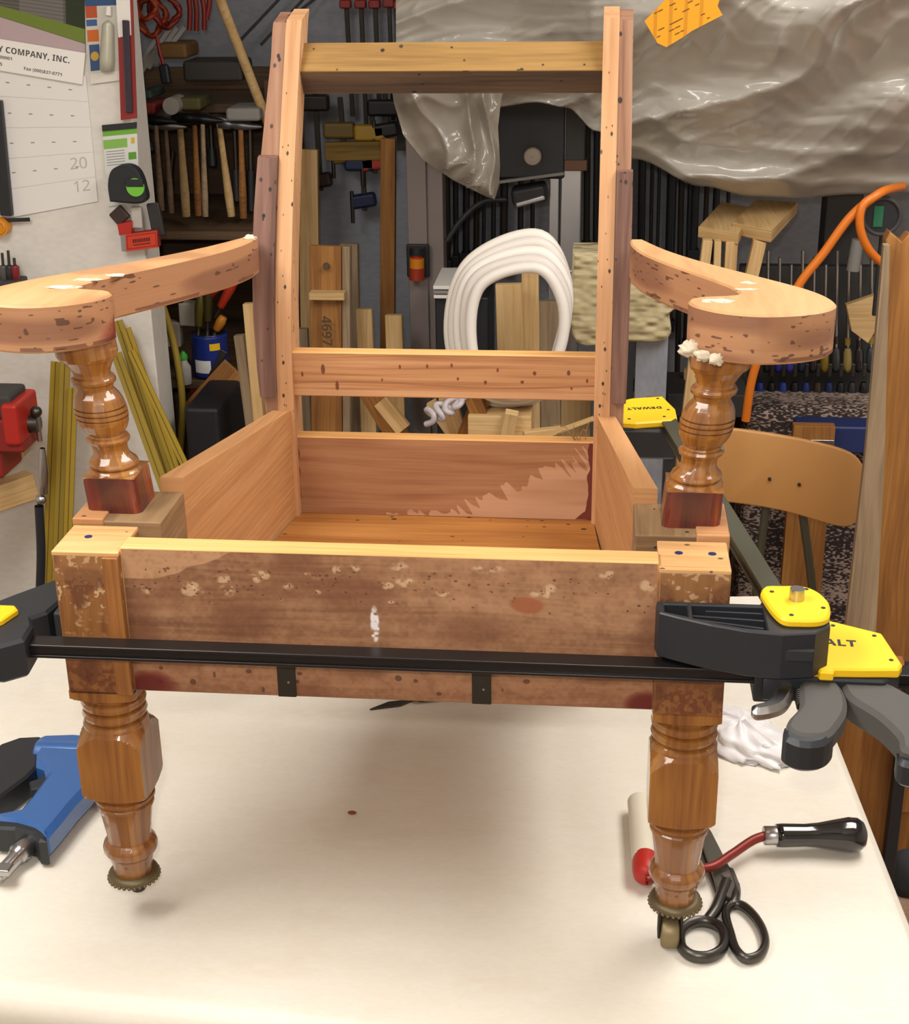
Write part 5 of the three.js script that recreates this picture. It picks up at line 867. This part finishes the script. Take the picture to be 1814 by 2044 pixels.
  solo('orange_tag', 'orange printed paper tag stuck on the plastic sheet', 'tag', tg, printed(256, 192, (x, w, h) => { x.fillStyle = '#e8a01a'; x.fillRect(0, 0, w, h); x.fillStyle = '#d08a14'; for (let i = 0; i < 4; i++) x.fillRect(30 + i * 50, 0, 12, h); x.fillStyle = '#6a4310'; x.save(); x.translate(120, 90); x.rotate(-0.5); let q = 5; const r = () => { q = (Math.imul(q, 1664525) + 1013904223) | 0; return (q >>> 0) / 4294967296; }; for (let i = 0; i < 26; i++) x.fillRect(-100 + r() * 190, -60 + Math.floor(r() * 6) * 20, 8 + r() * 18, 4); x.restore(); }));
}
// ------------------------------------------------------------------ right side
{ // yellow foam slab
  const z = -1.75, c = [[1130, 520], [1366, 560], [1335, 672], [1130, 668]], f = c.map(([u, v]) => up(u, v, z));
  const sh = smooth([[1150, 512], [1260, 520], [1362, 575], [1366, 596], [1330, 625], [1326, 672], [1240, 676], [1150, 672]], 60).map(([u, v]) => up(u, v, z)); const S = new THREE.Shape(sh.map(p => new THREE.Vector2(p.x, p.y)));
  const g = new THREE.ExtrudeGeometry(S, { depth: 0.09, bevelEnabled: true, bevelSize: 0.008, bevelThickness: 0.01, bevelSegments: 3 }); g.translate(0, 0, z - 0.1);
  const foamBump = speckle(0x000000, 0xffffff, { n: 26 }); foamBump.colorSpace = THREE.NoColorSpace;
  const fm = new THREE.MeshPhysicalMaterial({ map: speckle(0xb5a67c, 0xd6caa4, { n: 40 }), roughness: 0.9, bumpMap: foamBump, bumpScale: 0.012 });
  solo('foam_slab', 'yellowish foam slab stored behind the right chair post', 'foam', grain(g, 'x'), fm);
  const y = up(1250, 680, z).y; solo('storage_box', 'black storage box under the yellow foam slab', 'box', bx(up(1190, 690, z).x, up(1222, 690, z).x, FLOOR, y, z - 0.1, z - 0.02, 0.004), M.black);
  solo('grey_door', 'blue-grey flat panel standing behind the right arm support', 'panel', grain(bx(up(1270, 690, z).x, up(1335, 690, z).x, FLOOR, y - 0.002, z - 0.06, z - 0.035, 0.002), 'y'), mWall);
}
{ // short wooden trestle
  const z0 = -1.75, t = thing('wood_trestle', 'small trestle of two pale planks on wooden legs below the plastic', 'trestle', up(1480, 560, z0));
  const y = up(1440, 466, z0 + 0.02).y;
  const pl = (px, n) => part(t, n, grain(slab(px.map(([u, v]) => { const q = onY(u, v, y); return [q.x, q.z]; }), y - 0.022, y, 0.001), 'z'), M.pine);
  pl([[1394, 452], [1474, 466], [1502, 415], [1440, 402]], 'plank'); 
  const y2 = y + 0.008, o2 = [[1462, 444], [1540, 460], [1592, 404], [1508, 398]].map(([u, v]) => { const q = onY(u, v, y2); return [q.x, q.z]; }); part(t, 'plank', grain(slab(o2, y2 - 0.024, y2, 0.001), 'z'), M.pine);
  for (const [u, v, u2, v2, w] of [[1412, 478, 1404, 545, 20], [1432, 480, 1430, 545, 14], [1460, 480, 1456, 548, 24], [1516, 480, 1500, 548, 26]]) { const A = up(u, v, z0), B = floorAt(A, up(u2, v2, z0)); part(t, 'leg', bar(B, A, w * mpp(A), 0.025), M.pine); }
}
{
  const z = -1.6, t = thing('orange_hose', 'orange air hose looping down beside the trestle', 'hose', up(1500, 800, z));
  part(t, 'hose', tube([up(1800, 372, z - 0.1), up(1752, 388, z), up(1700, 430, z), up(1640, 510, z), up(1600, 560, z), up(1555, 640, z), up(1520, 700, z), up(1500, 760, z), up(1488, 840, z)], 0.0085, 80, 10), M.orange);
  part(t, 'loop', tube([up(1752, 388, z), up(1722, 410, z + 0.01), up(1716, 450, z + 0.01), up(1732, 495, z), up(1768, 530, z - 0.02), up(1800, 545, z - 0.03)], 0.008, 50, 10), M.orange);
  const c = up(1760, 432, z - 0.05), t2 = thing('hose_reel', 'dark round reel with a green label hanging below the plastic', 'reel', c); part(t2, 'drum', rod(c.clone().add(V(0, 0, -0.05)), c, 0.036, 0.036, 28), M.black); part(t2, 'label', bx(c.x - 0.016, c.x + 0.002, c.y - 0.02, c.y + 0.02, c.z, c.z + 0.003, 0.001), mat(0x1f6b48, 0.5), 'green label'); part(t2, 'rim', new THREE.TorusGeometry(0.034, 0.004, 8, 28).translate(c.x, c.y, c.z + 0.001), M.darkGrey); part(t2, 'hanger', bar(c.clone().add(V(0.01, -0.2, -0.03)), c.clone().add(V(0.01, 0.03, -0.03)), 0.01, 0.01), M.black);
}
{ // rack of screwdrivers on the wall at the right
  const z = -2.0, ya = up(1600, 560, z).y, x0 = up(1480, 560, z).x, x1 = up(1800, 560, z).x;
  solo('driver_rack', 'dark wall board carrying the row of screwdrivers at the right', 'rack', bx(x0, x1, FLOOR, ya + 0.02, z - 0.08, z - 0.05, 0.003), M.darkGrey);
  const col = [0x26262c, 0x3a3a98, 0x4b45b4, 0x23324a, 0x2c2c2e, 0x8a7020, 0x36383a, 0x99854a, 0x242426, 0x343a40], nm = ['black', 'blue', 'violet', 'navy', 'charcoal', 'mustard', 'grey', 'straw-coloured', 'jet black', 'slate'];
  for (let i = 0; i < 10; i++) { const u = 1530 + i * 23, A = up(u, 742, z), B = up(u + 3, 500 + (i % 3) * 14, z), t = thing('wall_screwdriver', 'screwdriver with a ' + nm[i] + ' handle hanging tip up on the dark board', 'screwdriver', A, 'screwdrivers on the dark board'); const L = A.distanceTo(B); part(t, 'handle', lathe(A, A.clone().lerp(B, 0.25), [[0, 0.001], [0, 0.007], [0.01, 0.0105], [0.045, 0.0095], [0.055, 0.006]], 10), mat(col[i], 0.25, { clearcoat: 0.8 })); part(t, 'shaft', rod(A.clone().lerp(B, 0.2), B, 0.0036), M.steel); part(t, 'collar', rod(A.clone().lerp(B, 0.24), A.clone().lerp(B, 0.3), 0.006), i % 2 ? M.stick : M.darkSteel); }
  for (let i = 0; i < 11; i++) { const u = 1492 + i * 23, A = up(u, 806, z + 0.02), B = up(u + 2, 752, z + 0.02), t = thing('chisel', ['dark', 'deep blue', 'black', 'royal blue', 'bottle black', 'ink blue', 'brownish', 'night blue', 'soot black', 'graphite', 'pitch dark'][i] + ' handled chisel in the lower row of the dark board', 'chisel', A, 'chisels in the lower row'); part(t, 'handle', lathe(A, B, [[0, 0.001], [0, 0.007], [0.015, 0.011], [0.04, 0.009], [0.05, 0.006]], 10), mat([0x20242c, 0x25337a, 0x1a1a1c, 0x2b3d8c, 0x1c1d20, 0x23306a, 0x3a2c22, 0x1f2a50, 0x1a1b1d, 0x2a2c30, 0x191a1c][i], 0.3)); part(t, 'blade', bar(B, B.clone().add(V(0, 0.03, 0)), 0.008, 0.003), M.darkSteel); }
  for (const [px, l] of [[[[1690, 610], [1762, 585], [1758, 640], [1732, 684], [1700, 660]], 'pale wooden wedge hanging behind the end of the right arm']]) { const S = new THREE.Shape(px.map(([u, v]) => { const p = up(u, v, z + 0.05); return new THREE.Vector2(p.x, p.y); })); solo('wooden_wedge', l, 'wedge', grain(new THREE.ExtrudeGeometry(S, { depth: 0.02, bevelEnabled: true, bevelSize: 0.001, bevelThickness: 0.001, bevelSegments: 1 }).translate(0, 0, z + 0.03), 'x'), M.pine); }
  const pt = up(1702, 540, z + 0.03); solo('paint_roller', 'slim white tube standing among the screwdrivers', 'tube', rod(pt, up(1712, 478, z + 0.03), 0.014, 0.013, 16), M.grey);
}
{ // fabric bolts and the things on them
  const tex = speckle(0x2e2422, 0xa08c80, { n: 96, hard: 0.56 }), fab = new THREE.MeshPhysicalMaterial({ map: tex, roughness: 0.95 });
  const z = -1.85, a = up(1490, 815, z), b = up(1735, 1215, z); solo('fabric_roll', 'speckled brown upholstery fabric bundle behind the plywood chair', 'fabric', grain(bx(a.x, b.x + 0.05, FLOOR, a.y, z - 0.16, z, 0.03), 'x'), fab);
  const c = up(1590, 850, z + 0.07), d = up(1752, 908, z + 0.07); solo('blue_bin', 'dark blue plastic bin in front of the speckled fabric', 'bin', bx(c.x, d.x + 0.05, d.y, c.y, z + 0.002, z + 0.07, 0.006), M.navy);
  const e = up(1584, 850, z + 0.1), f = up(1668, 850, z + 0.1); const t = thing('brown_plank', 'brown plank with a metal plate standing behind the plywood chair', 'plank', V((e.x + f.x) / 2, FLOOR, z + 0.1)); part(t, 'plank', grain(bx(e.x, f.x, FLOOR, e.y, z + 0.074, z + 0.1), 'y'), M.brown); const h = up(1640, 885, z + 0.1); part(t, 'plate', bx(h.x - 0.025, h.x + 0.025, h.y - 0.02, h.y + 0.008, z + 0.1, z + 0.103, 0.001), M.steel, 'small metal plate');
  const s = up(1420, 870, z - 0.02); const k = up(1492, 840, z - 0.02); solo('grey_ledge', 'flat dark grey metal ledge behind the right arm support', 'ledge', bx(up(1330, 830, z - 0.02).x, k.x, up(1400, 842, z).y, up(1400, 796, z).y, z - 0.2, z - 0.03, 0.003), M.darkGrey);
}
{ // school chair
  const z = -1.42, t = thing('school_chair', 'plywood school chair with a rounded backrest behind the table corner', 'chair', V(up(1560, 1000, z).x, FLOOR, z + 0.15));
  const px = [[1352, 905], [1366, 868], [1420, 858], [1520, 868], [1620, 886], [1690, 906], [1718, 930], [1727, 965], [1720, 1010], [1706, 1042], [1690, 1050], [1660, 1046], [1560, 1018], [1460, 1002], [1390, 998], [1358, 970]];
  const S = new THREE.Shape(smooth(px, 90).map(([u, v]) => { const p = up(u, v, z); return new THREE.Vector2(p.x, p.y); }));
  const g = new THREE.ExtrudeGeometry(S, { depth: 0.006, bevelEnabled: true, bevelSize: 0.003, bevelThickness: 0.003, bevelSegments: 3, steps: 1 }); const p = g.attributes.position, xc = up(1540, 950, z).x; 
  g.translate(0, 0, z - 0.012);
  part(t, 'backrest', toCreasedNormals(clean(g), 0.6), M.ply, 'tan plywood backrest'); for (const [u, v] of [[1536, 957], [1595, 968]]) { const q = up(u, v, z); part(t, 'rivet', rod(V(q.x, q.y, q.z - 0.003), V(q.x, q.y, q.z + 0.0012), 0.0035, 0.003, 10), M.darkSteel); }
  const sy = FLOOR + 0.45; for (const [u0, v0, u1, v1] of [[1530, 1000, 1512, 1150], [1600, 1010, 1622, 1200]]) { const A = up(u0, v0, z - 0.016), B = up(u1, v1, z - 0.016); part(t, 'back_tube', tube([A, B, V(B.x, sy + 0.0, z - 0.016)], 0.008, 24, 8), M.barOlive); }
  const x0 = up(1400, 950, z).x, x1 = up(1700, 950, z).x; part(t, 'seat', bx(x0, x1, sy, sy + 0.012, z - 0.02, z + 0.36, 0.005), M.ply); for (const [x, zz] of [[x0 + 0.03, z], [x1 - 0.03, z], [x0 + 0.03, z + 0.33], [x1 - 0.03, z + 0.33]]) part(t, 'leg', rod(V(x, FLOOR, zz), V(x, sy, zz), 0.01), M.barOlive);
}
{ // tall planks at the right edge
  const z = -1.25, P = (u, v) => up(u, v, z), S = new THREE.Shape([[1770, 1620], [1700, 1600], [1712, 1270], [1742, 900], [1770, 480], [1776, 466], [1800, 486], [1814, 470], [1850, 490], [1850, 1620]].map(([u, v]) => { const p = P(u, v); return new THREE.Vector2(p.x, p.y); }));
  const low = P(1780, 1620); const t = thing('notched_plank', 'tall tan plank with a notched top end at the room edge', 'plank', V(low.x, FLOOR, z));
  part(t, 'plank', grain(new THREE.ExtrudeGeometry(S, { depth: 0.03, bevelEnabled: true, bevelSize: 0.002, bevelThickness: 0.002, bevelSegments: 1 }).translate(0, 0, z - 0.03), 'y'), M.brown);
  part(t, 'foot', grain(bx(low.x - 0.04, low.x + 0.05, FLOOR, low.y + 0.02, z - 0.03, z), 'y'), M.brown);
  const zb = z + 0.024, W = (u0, u1, v) => { const a = up(u0, v, zb), b = up(u1, v, zb); return [V(a.x, a.y, zb), V(b.x, b.y, zb), V(b.x, b.y, zb - 0.018), V(a.x, a.y, zb - 0.018)]; };
  const foot = (u0, u1) => { const r = W(u0, u1, 1300); return r.map(p => V(p.x, FLOOR, p.z)); };
  solo('pale_plank_side', 'pale tapered piece added for the lighter side face of the tan plank', 'batten', grain(loft([foot(1690, 1752), W(1686, 1748, 1270), W(1728, 1766, 900), W(1764, 1776, 490)]), 'y'), M.pineGrey);  // separate piece added as the paler side face of the plank, no batten
  const c = up(1640, 1420, -0.93), d = up(1800, 1590, -0.93); solo('wooden_crate', 'brown wooden crate on the floor beyond the table corner', 'crate', grain(bx(c.x, d.x, FLOOR, c.y + 0.05, -1.04, -0.93, 0.003), 'y'), M.brown);
  const f = up(1792, 1480, -0.9); solo('black_stand', 'black metal stand leg beside the brown crate', 'stand', [bx(f.x, f.x + 0.02, FLOOR, up(1792, 1330, -0.9).y, -0.92, -0.9, 0.002), bx(f.x - 0.05, f.x + 0.08, FLOOR, FLOOR + 0.015, -0.925, -0.85, 0.002)], M.black);
  const q = onY(1800, 1700, FLOOR), bg = new THREE.SphereGeometry(1, 28, 18), bp = bg.attributes.position; for (let i = 0; i < bp.count; i++) { const k = 0.85 + 0.3 * pn(bp.getX(i) * 3 + 9, bp.getZ(i) * 3 + bp.getY(i) * 3 + 9, 97, 97, 88); bp.setXYZ(i, bp.getX(i) * 0.13 * k, Math.max(-0.02, bp.getY(i) * 0.09 * k), bp.getZ(i) * 0.16 * k); } bg.computeVertexNormals(); solo('black_bag', 'black cloth bag slumped on the floor beyond the table', 'bag', bg.translate(q.x + 0.03, FLOOR + 0.02, q.z), M.blackSoft);
}
renderer.render(scene, camera);
